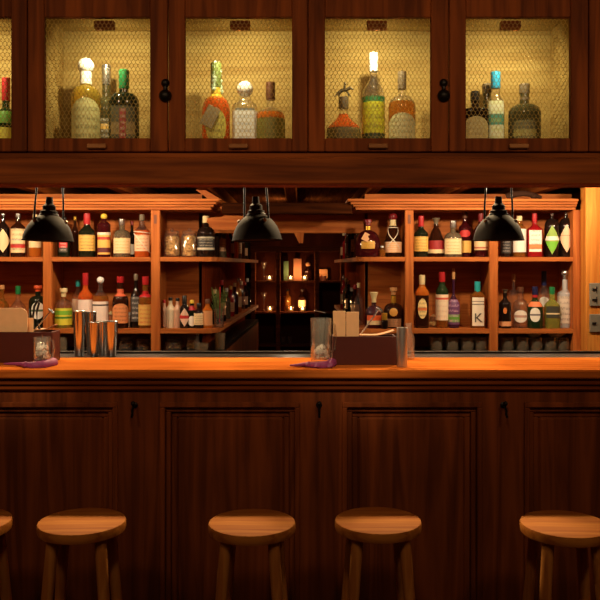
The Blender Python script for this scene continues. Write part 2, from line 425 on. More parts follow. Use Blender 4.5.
backbar(-1, 'orange wood back bar shelving left of the dark passage', [(-40, -31), (43, 51.5), (151, 160)], -2.0, PX(220, BF), -2.0, -.65)
backbar(1, 'orange wood back bar shelving right of the dark passage', [(405, 413.5), (489.5, 498)], PX(347, BF), 1.72, .43, 1.80)
# right end stile, broader
u = bpy.data.objects['back_bar_shelving.001']
p = MB(); p.box(PX(573, BF), PX(583.5, BF), -.004, .30, Z3, CB, .003)
po = p.build('end_post', W_ORZ, u)
p = MB(); xm = PX(581, BF); p.tube([(xm, -.008, CB-.03), (xm, -.012, CB-.07), (xm, -.008, CB-.105)], .004); p.build('catch', plain('slot_brown', rgb(110, 56, 26), .6), po, 40)
struct(MB().box(PX(222, 5), PX(352, 5), 4.98, 5.06, PZ(214, 5), PZ(203, 5), .004).build('trim_29', wood('shading_beam', rgb(70, 34, 15), rgb(44, 20, 9), 'x', .8, spec=0)))  # added dark beam, shades the header top and stands for the dark there
# header board over the passage with its cut bracket
hb = MB()
hb.box(-.66, .44, BK+.021, BK+.05, PZ(233, BK), PZ(206, BK), .003)
tag(hb.build('header_board', W_ORX), 'orange header board spanning the top of the dark passage', 'board')
def pxpoly(pts, D): return [(PX(x, D), PZ(y, D)) for x, y in pts]
b = MB().prism(pxpoly([(207, 222), (214, 230), (236, 230), (240, 221), (247, 213), (222, 200), (205, 190), (196, 190), (216, 205), (228, 214), (222, 217), (208, 218)], 5.05), 5.03, 5.07)
tag(b.build('curved_bracket', W_ORX), 'curved orange timber bracket beside the middle lamp', 'bracket')
MB().prism(pxpoly([(294, 232.5), (304, 232.5), (303, 243), (299, 243)], BK), BK+.022, BK+.05).build('wedge', W_ORZ, bpy.data.objects['header_board'])

# right timber wall post with switch plates
rp = tag(MB().box(PX(586, 4.9), PX(640, 4.9), 4.90, 5.0, 0, 2.15, .006).build('timber_post', W_POST), 'broad honey-coloured timber post at the right edge of the photo', 'post')
for (y0, y1, lab, rows) in ((283, 306, 'upper grey metal switch plate on the timber post', 2), (314, 332, 'lower grey metal socket plate on the timber post', 1)):
    t = thing('switch_plate', lab, 'switch', (PX(596, 4.88), 4.90, PZ((y0+y1)/2, 4.9)), 'metal plates on the timber post')
    hh = (y1-y0)*4.9/F/2; MB().box(-.034, .034, -.012, 0, -hh, hh, .004).build('plate', STEELD, t)
    for r in range(rows):
        zc = (hh*.45, -hh*.45)[r] if rows == 2 else 0
        MB().box(-.020, .004, -.020, -.012, zc-.006, zc+.006, .002).build('switch' if rows == 2 else 'socket', BLACK, t)
        MB().tube([(.006, -.016, zc-.018), (.006, -.016, zc+.018)], .003).build('toggle', BLACK, t) if rows == 2 else None
# dark driftwood lying on the crown
dw = MB()
Zt = PZ(198.5, 4.97)
zb = CB+.066
dw.tube([(PX(507, 4.98), 4.99, zb+.012), (PX(513, 4.98), 4.98, zb+.030), (PX(524, 4.98), 4.98, zb+.036), (PX(534, 4.98), 4.99, zb+.028), (PX(542, 4.98), 5.00, zb+.012)], .024, 10, .012)
dw.ball((PX(534, 4.98), 4.985, zb+.018), .022, 9, 6, .8, .1)
dw.ball((PX(511, 4.98), 4.985, zb+.018), .022, 9, 6, .8, .1)
tag(dw.build('driftwood_branch', plain('dark_bark', rgb(48, 27, 16), .8, spec=.1), None, 60), 'dark gnarled branch lying along the crown moulding, upper right', 'branch')

# far shelf at the end of the passage
FD = 8.3
fs = thing('far_shelf_unit', 'dark wooden shelf unit with candles at the end of the passage', 'shelf', (0, FD, 0))
m = MB(); x0, x1 = PX(246, FD), PX(352, FD)
m.box(x0, x1, .0, .03, PZ(252, FD), PZ(246, FD), .004); m.build('top_rail', W_FAR, fs)
m = MB(); m.box(x0, x1, .22, .25, .3, PZ(232, FD)); m.build('back_panel', plain('far_back', rgb(74, 30, 12), .8, spec=.1), fs)
for px in (253, 278, 317, 343):
    MB().box(PX(px-2.2, FD), PX(px+2.2, FD), 0, .22, 0, PZ(252, FD), .003).build('upright', W_FAR, fs)
for py in (281, 312, 345):
    z = PZ(py, FD); MB().box(x0, x1, .012, .22, z-.02, z, .002).build('shelf', W_FAR, fs)

# ------------------------------------------------------------------ bottles
def bottle_profile(r, h, sh, ne, nr, soft):
    """straight side to sh*h, shoulder to ne*h, neck radius nr*r up to h"""
    pr = [(r*.86, 0), (r*.97, h*.008), (r, h*.03)]
    if soft == 'taper': pr = [(r*.72, 0), (r*.78, h*.02), (r*.9, h*.25)]
    if soft == 'bell': pr = [(r*.9, 0), (r, h*.03), (r, h*.12)]
    pr.append((r, sh*h*.98)); n = 7
    for k in range(n+1):
        t = k/n
        if soft == 'round': q = math.sqrt(max(0, 1-t*t)); rr = nr*r+(r-nr*r)*q
        elif soft == 'bell': rr = r+(nr*r-r)*(t**.9)*(1-.15*math.sin(PI*t))
        else: rr = r+(nr*r-r)*(.5-.5*math.cos(PI*t))
        pr.append((rr, h*(sh+(ne-sh)*t)))
    pr.append((nr*r, h)); return pr
def rad_at(pr, z):
    for (r0, z0), (r1, z1) in zip(pr, pr[1:]):
        if z0 <= z <= z1: return r0+(r1-r0)*((z-z0)/max(z1-z0, 1e-6))
    return pr[-1][0]
def section(a, sq, ky):
    c, d = math.cos(a), math.sin(a); g = (abs(c)**sq+abs(d)**sq)**(-1/sq); return g*c, g*d*ky
def patch(pr, z0, z1, half, shape, sq, ky, eps=.0012, aim=-PI/2):
    m = MB(); m.uv = []; nu, nv = 14, 8; zc, zh = (z0+z1)/2, (z1-z0)/2
    for i in range(nu+1):
        u = i/nu; a = aim+(u*2-1)*half
        if shape == 'diamond': k = max(.02, 1-abs(u*2-1))
        elif shape == 'oval': k = math.sqrt(max(.0005, 1-(u*2-1)**2))
        elif shape == 'arch': k = 1
        else: k = 1
        for j in range(nv+1):
            v = j/nv; t = zh*k*(v*2-1)
            if shape == 'arch' and t > 0: t *= math.sqrt(max(.02, 1-(u*2-1)**2*.85))
            z = zc+t; x, y = section(a, sq, ky); r = rad_at(pr, z)+eps
            m.v.append((x*r, y*r, z)); m.uv.append((u, .5+t/zh/2))
    for i in range(nu):
        for j in range(nv):
            a = i*(nv+1)+j; m.f.append((a, a+nv+1, a+nv+2, a+1))
    return m
def bottle(px, top, w, D, z, label, gl='dark', sh=.58, ne=.74, nr=.34, soft='cos', sq=2, ky=1, cap=('cyl', 'black', .1), lab=None, lab2=None,
           fill=None, neckgl='clear', wrap=None, group=None, name='liquor_bottle', cat='bottle', tilt=0):
    X = PX(px, D); H = PZ(top, D)-z; r = w*D/F/2
    if sq > 2: pass
    t = thing(name, label, cat, (X, D, z), group); t.rotation_euler[2] = -math.atan2(X, D)*(.9 if sq == 2 else .5)+tilt
    ct, cc, ch = cap; hb_ = H*(1-ch*(.8 if ct != 'none' else 0))
    pr = bottle_profile(r, hb_, sh*H/hb_, min(ne*H/hb_, .97), nr, soft)
    det = 20 if w > 9 else 14
    if sq > 2: det = 28
    if fill:
        fz = fill*hb_; lo = [p for p in pr if p[1] < fz]+[(rad_at(pr, fz), fz)]; hi = [(rad_at(pr, fz)-.0002, fz+.0004)]+[p for p in pr if p[1] > fz+.001]
        MB().lathe(lo, n=det, sq=sq, ky=ky).build('body', G[gl], t, 35)
        MB().lathe(hi, n=det, sq=sq, ky=ky).build('neck', G[neckgl], t, 35)
    else: MB().lathe(pr, n=det, sq=sq, ky=ky).build('body', G[gl], t, 35)
    rn = nr*r
    if ct == 'cyl': MB().lathe([(rn*1.1, H*(1-ch)), (rn*1.14, H*(1-ch)+.002), (rn*1.14, H-.002), (rn*1.02, H)], n=16).build('cap', P_[cc], t, 40)
    elif ct == 'wide': MB().lathe([(rn*1.02, H*(1-ch)), (rn*1.05, H*(1-ch*.55)), (rn*1.5, H*(1-ch*.5)), (rn*1.55, H*(1-ch*.1)), (rn*1.4, H)], n=16).build('stopper', P_[cc], t, 40)
    elif ct == 'ball': 
        q = MB(); q.ball((0, 0, H-rn*1.5), rn*1.5, 14, 9); q.lathe([(rn*.8, H*(1-ch)), (rn*.8, H-rn*1.5)], n=12); q.build('stopper', P_[cc], t, 60)
    elif ct == 'flare': MB().lathe([(rn*1.0, H*(1-ch)), (rn*.9, H*(1-ch*.6)), (rn*1.2, H*(1-ch*.3)), (rn*1.75, H*(1-ch*.05)), (rn*1.6, H)], n=16).build('stopper', P_[cc], t, 50)
    elif ct == 'pour':
        q = MB(); q.lathe([(rn*1.15, H*(1-ch)), (rn*1.15, H*(1-ch*.6)), (rn*.5, H*(1-ch*.5))], n=12); q.tube([(0, 0, H*(1-ch*.6)), (0, 0, H*(1-ch*.2)), (.006, -.004, H)], rn*.45, 8, rn*.3); q.build('pourer', P_[cc], t, 40)
    if wrap:
        w0, w1, wc = wrap; ps = [(rad_at(pr, H*(w0+(w1-w0)*k/6))+.0009, H*(w0+(w1-w0)*k/6)) for k in range(7)]
        MB().lathe(ps, n=det, sq=sq, ky=ky).build('neck_wrap', P_[wc], t, 40)
    for i, L in enumerate((lab, lab2)):
        if L:
            shape, a0, a1, half, mat = L
            patch(pr, a0*H, a1*H, half, shape, sq, ky, .0012+.0006*i).build('label', mat, t, 40)
    return t, H, r, pr
LM = label_mat
CREAM, WHT = rgb(226, 200, 150), rgb(236, 228, 212)
INK, RED, GRN, YEL, ORG = rgb(50, 36, 26), rgb(186, 40, 36), rgb(96, 150, 50), rgb(222, 176, 84), rgb(214, 120, 54)

# --- row 1, upper shelf
Y = 5.10
g = 'bottles on the upper back bar shelf'
bottle(3, 212, 13, Y, Z1, 'dark bottle with a pale diamond label, leftmost on the upper shelf', 'dark', .62, .8, .3, lab=('diamond', .1, .62, 1.3, LM(CREAM, None, ink=None)), cap=('cyl', 'silver', .08), group=g)
bottle(18, 213, 14, Y, Z1, 'clear bottle with a tall cream label banded in red, left of the left lamp', 'brown', .66, .8, .32, lab=('rect', .1, .64, 1.25, LM(CREAM, RED, .2, .36, INK, rgb(200, 190, 170), .52, .56)), cap=('cyl', 'silver', .1), group=g)
bottle(35, 214, 12, Y, Z1, 'pale-labelled bottle half hidden by the left lamp, left of the post', 'amber', .6, .78, .32, lab=('rect', .22, .6, 1.25, LM(CREAM)), cap=('cyl', 'cream', .1), group=g)
bottle(64, 217, 12, Y, Z1, 'dark square bottle with a small red label under the left lamp', 'dgreen', .62, .76, .36, sq=4, lab=('rect', .12, .5, .6, LM(rgb(60, 58, 48), RED, .3, .7, WHT)), cap=('cyl', 'black', .1), group=g)
bottle(75, 216, 7, 5.18, Z1, 'narrow dark bottle between the left lamp and the red-capped bottle', 'brown', .6, .8, .4, cap=('cyl', 'gold', .1), group=g)
bottle(87, 213, 16, Y, Z1, 'black-green bottle with yellow label and red capsule on the left upper shelf', 'dgreen', .56, .72, .36, lab=('rect', .14, .5, 1.35, LM(YEL, None, ink=INK)), cap=('cyl', 'red', .26), group=g)
bottle(104, 213, 13, Y, Z1, 'dark red bottle with a yellow cap and patterned yellow label', 'wine', .72, .84, .34, lab=('rect', .06, .5, 1.2, LM(YEL, rgb(90, 26, 30), .1, .35, None, rgb(180, 60, 40), .75, .9)), cap=('ball', 'yellow', .12), wrap=(.5, .56, 'rope'), group=g)
bottle(122, 219, 17, Y, Z1, 'smoky squat bottle with a cream label beside the rope-tied bottle', 'smoke', .52, .72, .33, 'round', lab=('rect', .1, .5, 1.2, LM(CREAM, None, ink=rgb(180, 150, 60))), cap=('cyl', 'silver', .16), group=g)
bottle(132, 221, 8, 5.17, Z1, 'slim dark blue-black bottle standing between two wider bottles, upper left shelf', 'dark', .55, .75, .36, cap=('cyl', 'darkred', .12), lab=('rect', .08, .36, 1, LM(rgb(190, 180, 160))), group=g)
t, H, r, pr = bottle(142, 214.5, 15, Y, Z1, 'pinkish bottle tied with white rope next to the second post', 'orange', .6, .76, .32, 'cos', lab=('rect', .14, .52, 1.25, LM(rgb(232, 190, 150), None, ink=RED)), cap=('cyl', 'grey', .14), fill=.7, group=g)
rp_ = MB()
for z0, z1 in ((.56, .60), (.1, .55)):
    rp_.tube([(math.cos(a)*(rad_at(pr, z0*H)+.003), math.sin(a)*(rad_at(pr, z0*H)+.003), H*(z0+(z1-z0)*(.5-.5*math.cos(a)))) for a in [2*PI*k/16 for k in range(16)]], .003, 6, closed=True)
rp_.build('rope', P_['rope'], t, 60)
# jars with pale nibbles
def jar(px, w, top, D, z, label, fillmat, fmax, name='glass_jar', cat='jar', lid='clear', group=None):
    X = PX(px, D); H = PZ(top, D)-z; r = w*D/F/2
    t = thing(name, label, cat, (X, D, z), group)
    hb_ = H*.80
    # glass shell: outer and inner wall
    MB().lathe([(r*.9, 0), (r, .006), (r, hb_*.84), (r*.8, hb_), (r*.74, hb_), (r*.92, hb_*.82), (r*.92, .008), (r*.8, .006)], n=22, caps=False).build('jar_body', G['clear'], t, 35)
    q = MB(); q.lathe([(r*.8, hb_*1.0), (r*.86, hb_*1.04), (r*.86, hb_*1.12), (r*.4, hb_*1.15)], n=18); q.ball((0, 0, H-r*.24), r*.24, 10, 6); q.build('lid', G['clear'] if lid == 'clear' else P_[lid], t, 40)
    c = MB()
    n = 170 if fmax > .6 else 26
    for i in range(n):
        a = random.random()*2*PI; rr = r*.70*math.sqrt(random.uniform(.25, 1)); zz = .016+random.random()*(hb_*fmax-.02)
        c.ball((rr*math.cos(a), rr*math.sin(a), zz), .0115, 6, 4, random.uniform(.6, 1), .25)
    c.lathe([(r*.6, .01), (r*.62, hb_*fmax*.95)], n=10)
    c.build('contents', P_[fillmat], t, 30)
    return t
jar(172, 17, 228, Y, Z1, 'left glass jar filled with pale nibbles on the upper shelf', 'popcorn', .9, group='nibble jars')
jar(189.5, 17, 228, Y, Z1, 'right glass jar filled with pale nibbles, beside the black bottle', 'popcorn', .9, group='nibble jars')
bottle(206, 216, 18, Y, Z1, 'black bottle with white lettered label right of the nibble jars', 'dark', .56, .74, .34, 'round', lab=('rect', .16, .5, 1.2, LM(rgb(34, 28, 26), rgb(196, 186, 160), .05, .2, rgb(196, 186, 160), rgb(190, 180, 150), .86, .93)), cap=('cyl', 'cream', .17), group=g)
# right bays
t, H, r, pr = bottle(368, 219.5, 25, Y, Z1, 'squat round dark bottle with a hanging tan tag and red stopper', 'wine', .3, .72, .2, 'round', lab=('rect', .22, .42, .55, LM(rgb(200, 150, 50), None, ink=INK)), cap=('wide', 'darkred', .16), wrap=(.72, .82, 'gold'), group=g)
tg = MB(); tg.box(-.022, .022, -.001, .001, -.028, .028); o = tg.build('paper_tag', P_['tan'], t); o.location = (-.012, -r*.9, H*.52); o.rotation_euler = (-.45, .5, 0)
t, H, r, pr = bottle(393, 212.5, 18, Y, Z1, 'dark rope-crossed bottle with a cream neck and red wax top', 'brown', .34, .74, .32, 'bell', lab=('rect', .1, .34, 1.2, LM(rgb(222, 170, 120), None, ink=WHT)), cap=('ball', 'darkred', .12), wrap=(.70, .86, 'cream'), group=g)
rp_ = MB()
for sgn in (-1, 1):
    rp_.tube([(sgn*.9*(rad_at(pr, z*H)+.003)*math.sin(k*PI/7-PI/2), -(rad_at(pr, z*H)+.003)*math.cos(k*PI/7-PI/2), z*H) for k, z in enumerate([.66, .58, .5, .42, .34, .24, .14, .04])], .003, 6)
rp_.tube([(math.cos(a)*(rad_at(pr, .66*H)+.003), math.sin(a)*(rad_at(pr, .66*H)+.003), .66*H) for a in [2*PI*k/14 for k in range(14)]], .003, 6, closed=True)
rp_.build('rope', P_['rope'], t, 60)
bottle(382, 246, 7, 5.06, Z1, 'tiny tan bottle at the foot of the rope-crossed bottle', 'whisky', .6, .8, .4, cap=('cyl', 'white', .15), group=g)
bottle(421, 216, 14, Y, Z1, 'black-green bottle with yellow label and red capsule on the right upper shelf', 'dgreen', .56, .72, .36, lab=('rect', .14, .5, 1.35, LM(YEL, None, ink=INK)), cap=('cyl', 'red', .26), group=g)
bottle(436, 218, 17, 5.13, Z1, 'brown bottle with a red and cream label next to the yellow-labelled bottle', 'brown', .42, .76, .28, 'bell', lab=('rect', .1, .42, 1.1, LM(rgb(150, 34, 34), CREAM, .0, .3, None)), cap=('flare', 'grey', .2), group=g)
bottle(453, 220.5, 18, 5.08, Z1, 'grey squat bottle with a cream label, second from the right lamp', 'smoke', .48, .68, .3, 'round', lab=('rect', .08, .5, 1.1, LM(CREAM, None, ink=rgb(160, 130, 60))), cap=('cyl', 'silver', .2), group=g)
bottle(465, 212, 13, 5.16, Z1, 'tall dark wine-red bottle behind the grey squat bottle', 'wine', .62, .8, .34, lab=('rect', .1, .36, 1.2, LM(YEL, None)), lab2=('oval', .44, .6, .9, LM(RED)), cap=('cyl', 'brown', .14), group=g)
bottle(481, 213, 14, Y, Z1, 'dark red bottle with a cream label half behind the right lamp', 'wine', .6, .78, .34, lab=('rect', .16, .5, 1.2, LM(CREAM, rgb(180, 90, 60), .1, .2, None)), cap=('cyl', 'darkred', .2), group=g)
bottle(506, 226, 11, Y, Z1, 'dark short bottle with a pale spotted label, just right of the post', 'dark', .6, .78, .36, lab=('rect', .12, .6, 1, LM(rgb(40, 36, 34), None, ink=rgb(170, 160, 150))), cap=('cyl', 'black', .12), group=g)
bottle(519.5, 216, 13, Y, Z1, 'pale bottle with a large cream label left of the bright red bottle', 'whisky', .68, .82, .36, lab=('rect', .12, .68, 1.3, LM(WHT, None)), cap=('cyl', 'cream', .12), group=g)
bottle(534.5, 212.5, 15, Y, Z1, 'bright red bottle with a white fruit label', 'red', .60, .74, .3, 'cos', 4, 1, lab=('rect', .12, .6, .72, LM(WHT, rgb(230, 130, 70), .12, .34, rgb(200, 80, 60))), cap=('cyl', 'red', .24), group=g)
bottle(552, 213, 15, Y, Z1, 'dark bottle with a green and white diamond label', 'dark', .66, .88, .22, 'round', lab=('diamond', .06, .72, 1.05, LM(rgb(140, 170, 70), WHT, .48, .62, None, rgb(110, 180, 40), .1, .44)), cap=('flare', 'silver', .08), group=g)
bottle(566.5, 212, 15, Y, Z1, 'dark bottle with a peach diamond label at the right end', 'dark', .66, .88, .22, 'round', lab=('diamond', .1, .72, 1.05, LM(rgb(232, 186, 148), rgb(120, 80, 60), .60, .615, None)), cap=('flare', 'silver', .08), group=g)
# --- row 2, middle shelf
g = 'bottles on the lower back bar shelf'
bottle(2, 285, 14, Y, Z2, 'brown corked bottle behind the pale menu cards, far left', 'whisky', .5, .72, .3, cap=('cyl', 'cork', .1), group=g)
bottle(18, 286, 15, Y, Z2, 'clear bottle with a green cap behind the pale menu cards', 'clear', .48, .68, .3, cap=('cyl', 'green', .2), lab=('rect', .1, .46, 1.1, LM(WHT)), group=g)
bottle(38, 285.5, 18, 5.08, Z2, 'dark green corked bottle with a white oval label left of the post', 'dgreen', .6, .76, .3, 'round', lab=('oval', .22, .62, .75, LM(WHT, rgb(90, 110, 80), .44, .56)), cap=('wide', 'orange', .14), group=g)
bottle(63.5, 288, 17, Y, Z2, 'bottle with a lime green and yellow label and pale stopper', 'lime', .52, .72, .3, 'round', lab=('rect', .08, .50, 1.3, LM(rgb(212, 206, 60), rgb(70, 130, 40), .38, .5, None, rgb(120, 180, 50), .6, .85)), cap=('wide', 'cream', .22), fill=.5, group=g)
bottle(78, 280, 12, 5.2, Z2, 'teal-capped pale bottle hidden behind the red-orange bottle', 'clear', .62, .8, .34, lab=('rect', .1, .6, 1.2, LM(rgb(228, 190, 160))), cap=('cyl', 'teal', .14), group=g)
bottle(85.5, 273, 15, 5.08, Z2, 'red-orange bottle with a white label and red capsule behind the shakers', 'orange', .56, .74, .34, lab=('rect', .2, .52, 1.25, LM(rgb(240, 214, 200), None)), cap=('cyl', 'red', .22), group=g)
bottle(100.5, 276.5, 16, 5.08, Z2, 'golden whisky bottle with a white label and white round cap', 'whisky', .56, .76, .3, lab=('rect', .1, .52, 1.2, LM(rgb(244, 220, 204), INK, .80, .87, None)), cap=('ball', 'white', .13), fill=.7, group=g)
jar(111, 9, 311, 5.1, Z2, 'tiny glass jar between the whisky and the orange-labelled bottle', 'popcorn', .5, group='small jars', lid='cream')
bottle(120.5, 276.5, 16, 5.08, Z2, 'dark brown bottle with an orange label and red cap, long bulbed neck', 'brown', .5, .66, .4, 'round', lab=('arch', .1, .48, 1.25, LM(rgb(222, 140, 84), None, ink=rgb(120, 50, 30))), lab2=('rect', .62, .76, 1.2, LM(rgb(206, 96, 60))), cap=('cyl', 'red', .12), group=g)
bottle(136, 274, 11, 5.1, Z2, 'slim black bottle with a silvery label left of the red-capped whisky', 'dark', .56, .78, .34, lab=('rect', .12, .58, 1.1, LM(rgb(70, 64, 60), None, ink=rgb(220, 214, 205))), cap=('cyl', 'grey', .12), group=g)
bottle(129, 312, 7, 5.16, Z2, 'tiny pale bottle behind the slim black bottle', 'pink', .6, .8, .5, cap=('cyl', 'white', .2), group=g)
bottle(145.5, 276.5, 14, 5.08, Z2, 'yellow-labelled whisky bottle with a red cap and red neck band', 'whisky', .52, .66, .42, 'round', lab=('rect', .06, .46, 1.3, LM(rgb(214, 168, 84), None, ink=RED)), cap=('cyl', 'red', .16), wrap=(.6, .72, 'red'), group=g)
gs = 'small bottles right of the second post'
def small(px, top, w, label, gl, cap, lab=None, D=5.08, **k): bottle(px, top, w, D, Z2, label, gl, .6, .8, .42, cap=cap, lab=lab, group=gs, name='small_bottle', **k)
small(164, 300, 8, 'reddish clear small bottle close to the second post', 'pink', ('cyl', 'red', .1), None, 5.16)
small(170.5, 297.5, 9, 'creamy white small bottle with a black top, left of the pair', 'milk', ('cyl', 'black', .1))
small(177.5, 298, 8, 'pinkish cream small bottle with a dark top', 'pink', ('cyl', 'black', .1))
small(184.5, 295.5, 9.5, 'dark small bottle with a pale diamond label bearing a red dot', 'dark', ('cyl', 'black', .28), ('diamond', .06, .62, 1.3, LM(rgb(226, 186, 160), RED, .42, .6)), 5.07)
small(192, 300, 9, 'dark small bottle with a yellow top and round white label', 'dgreen', ('cyl', 'yellow', .12), ('oval', .08, .44, .9, LM(WHT)), 5.08, wrap=(.64, .8, 'red'))
small(199, 303, 10, 'small dark bottle with a wide cream label', 'dark', ('cyl', 'black', .16), ('rect', .14, .6, 1.3, LM(CREAM, None, ink=INK)), 5.07)
small(207.5, 299, 10, 'tan glass small bottle at the rounded end of the shelf', 'amber', ('cyl', 'brown', .16), ('rect', .1, .6, 1.2, LM(rgb(200, 140, 90))), 5.08)
# herb vase near the rounded end
hv = thing('herb_vase', 'glass of green herb sprigs with a red straw at the rounded shelf end', 'vase', (PX(219, 5.12), 5.12, Z2))
MB().lathe([(.026, 0), (.03, .005), (.034, .12), (.031, .12), (.027, .008)], n=18, caps=True).build('glass', G['clear'], hv, 35)
hs = MB()
for i in range(26):
    a = random.random()*2*PI; ln = random.uniform(.11, .2); lean = random.uniform(.01, .055); p0 = Vector((math.cos(a)*.012, math.sin(a)*.012, .06))
    p1 = p0+Vector((math.cos(a)*lean, math.sin(a)*lean, ln)); hs.tube([p0, (p0+p1)/2+Vector((0, 0, .01)), p1], .0012, 4)
    for k in range(12):
        q = p0.lerp(p1, .3+.7*k/12); b_ = random.random()*2*PI; d = Vector((math.cos(b_), math.sin(b_), .5))*.016; sd = Vector((-math.sin(b_), math.cos(b_), 0))*.0025
        j = len(hs.v); hs.v += [tuple(q-sd), tuple(q+sd), tuple(q+d)]; hs.f.append((j, j+1, j+2))
hs.build('herb_sprigs', P_['leaf'], hv)
MB().tube([(.004, 0, .03), (.008, -.01, .26)], .0032, 6).build('straw', P_['red'], hv)
# right row 2
g = 'bottles on the lower right back bar shelf'
bottle(374, 292, 19, Y, Z2, 'dark round flask with a flared white stopper and orange label', 'wine', .36, .62, .26, 'round', lab=('rect', .1, .36, .8, LM(rgb(230, 96, 34), CREAM, 0, .45)), cap=('flare', 'cream', .36), group=g)
bottle(393.5, 287.5, 20, Y, Z2, 'dark decanter with a golden medallion and ball stopper', 'brown', .40, .62, .24, 'round', lab=('oval', .30, .50, .42, LM(rgb(206, 146, 60))), lab2=('rect', .04, .24, .8, LM(rgb(180, 130, 90), None, ink=INK)), cap=('wide', 'cork', .18), wrap=(.62, .80, 'gold'), group=g)
bottle(384.5, 313, 7, 5.02, Z2, 'tiny bottle with a square golden cap between the flask and decanter', 'dark', .5, .6, .7, cap=('cyl', 'gold', .45), group=g)
bottle(422, 275, 13.5, Y, Z2, 'dark brown bottle with a yellow oval label and cream cap', 'brown', .66, .82, .4, 'cos', 3.4, .9, lab=('oval', .18, .56, .62, LM(rgb(238, 212, 140), rgb(214, 120, 60), .4, .55, INK)), cap=('cyl', 'cream', .18), fill=.72, neckgl='amber', group=g)
jar(433.5, 8, 314, 5.14, Z2, 'small amber jar behind the oval-labelled bottle', 'popcorn', .5, group='small jars', lid='tan')
bottle(442, 272, 12.5, Y, Z2, 'bottle with a tall whitish label and bright red cap', 'whisky', .64, .80, .44, 'cos', lab=('rect', .14, .60, 1.35, LM(rgb(238, 214, 180), rgb(214, 90, 60), .80, .88, rgb(216, 180, 150))), cap=('cyl', 'red', .18), fill=.60, neckgl='green', group=g)
bottle(453.5, 268.5, 12, Y, Z2, 'purple floral bottle with a thin neck and long cork', 'purple', .38, .58, .22, 'cos', lab=('rect', .06, .48, 1.35, LM(rgb(104, 60, 100), GRN, .1, .4, rgb(226, 180, 200))), cap=('cyl', 'cork', .18), group=g)
tK, HK, rK, prK = bottle(477.5, 281.5, 14.5, Y, Z2, 'white-labelled bottle printed with a large letter K under a teal cap', 'whisky', .70, .80, .36, 'cos', 4.5, .9, lab=('rect', .05, .66, .70, LM(rgb(236, 222, 196), rgb(130, 120, 110), .74, .78, None, rgb(150, 140, 128), .84, .88)), cap=('cyl', 'teal', .22), group=g)
cu = bpy.data.curves.new('k', 'FONT'); cu.body = 'K'; cu.size = .082; cu.align_x = 'CENTER'; cu.extrude = .0004
tmp = bpy.data.objects.new('k', cu); COL.objects.link(tmp)
dg = bpy.context.evaluated_depsgraph_get(); kme = bpy.data.meshes.new_from_object(tmp.evaluated_get(dg)); bpy.data.objects.remove(tmp)
ko = bpy.data.objects.new('lettering', kme); COL.objects.link(ko); ko.parent = tK; kme.materials.clear(); kme.materials.append(plain('k_ink', rgb(84, 76, 66), .6))
ko.rotation_euler = (PI/2, 0, 0); ko.location = (0, -rK*.9-.0035, HK*.13)
bottle(505, 289.5, 12, 5.07, Z2, 'near-black bottle with a small orange mark and pale lower band', 'dark', .62, .78, .32, lab=('rect', .06, .18, 1.3, LM(rgb(222, 160, 110))), lab2=('oval', .38, .54, .3, LM(ORG)), cap=('flare', 'grey', .1), group=g)
bottle(513.5, 274, 13, 5.18, Z2, 'clear bottle with a tall thin neck behind the near-black bottle', 'clear', .5, .72, .24, 'round', cap=('cyl', 'cork', .14), group=g)
bottle(520.5, 287, 16, 5.1, Z2, 'round clear bottle of pale spirit with a brown cap and pale label', 'clear', .44, .7, .34, 'round', lab=('oval', .14, .44, .9, LM(rgb(236, 224, 206), rgb(190, 150, 130), .4, .6)), cap=('cyl', 'brown', .12), group=g)
bottle(535, 286.5, 15, 5.06, Z2, 'green bottle with a round white label and red and blue cap', 'green', .52, .72, .34, 'cos', lab=('oval', .16, .50, .72, LM(WHT, rgb(120, 110, 110), .44, .56)), lab2=('rect', .52, .64, 1.1, LM(rgb(222, 120, 70))), cap=('cyl', 'navy', .20), group=g, wrap=(.74, .80, 'red'))
bottle(544, 271, 13, 5.2, Z2, 'tall pale bottle with a navy cap standing behind the green bottle', 'clear', .56, .76, .34, lab=('oval', .36, .54, .8, LM(WHT)), cap=('cyl', 'navy', .26), group=g)
bottle(552, 287, 15, 5.07, Z2, 'clear bottle with a dark square label and green cap', 'lime', .54, .72, .34, 'cos', 3.5, 1, lab=('rect', .26, .54, .8, LM(rgb(60, 58, 44), CREAM, .3, .42)), cap=('cyl', 'green', .18), group=g)
bottle(565, 269, 15, Y, Z2, 'faceted clear decanter with a tall stopper at the right end', 'ice', .58, .66, .36, 'cos', 2, 1, lab=('rect', .08, .54, 1.3, LM(rgb(214, 196, 176), None, ink=rgb(110, 70, 60))), cap=('ball', 'silver', .22), group=g)

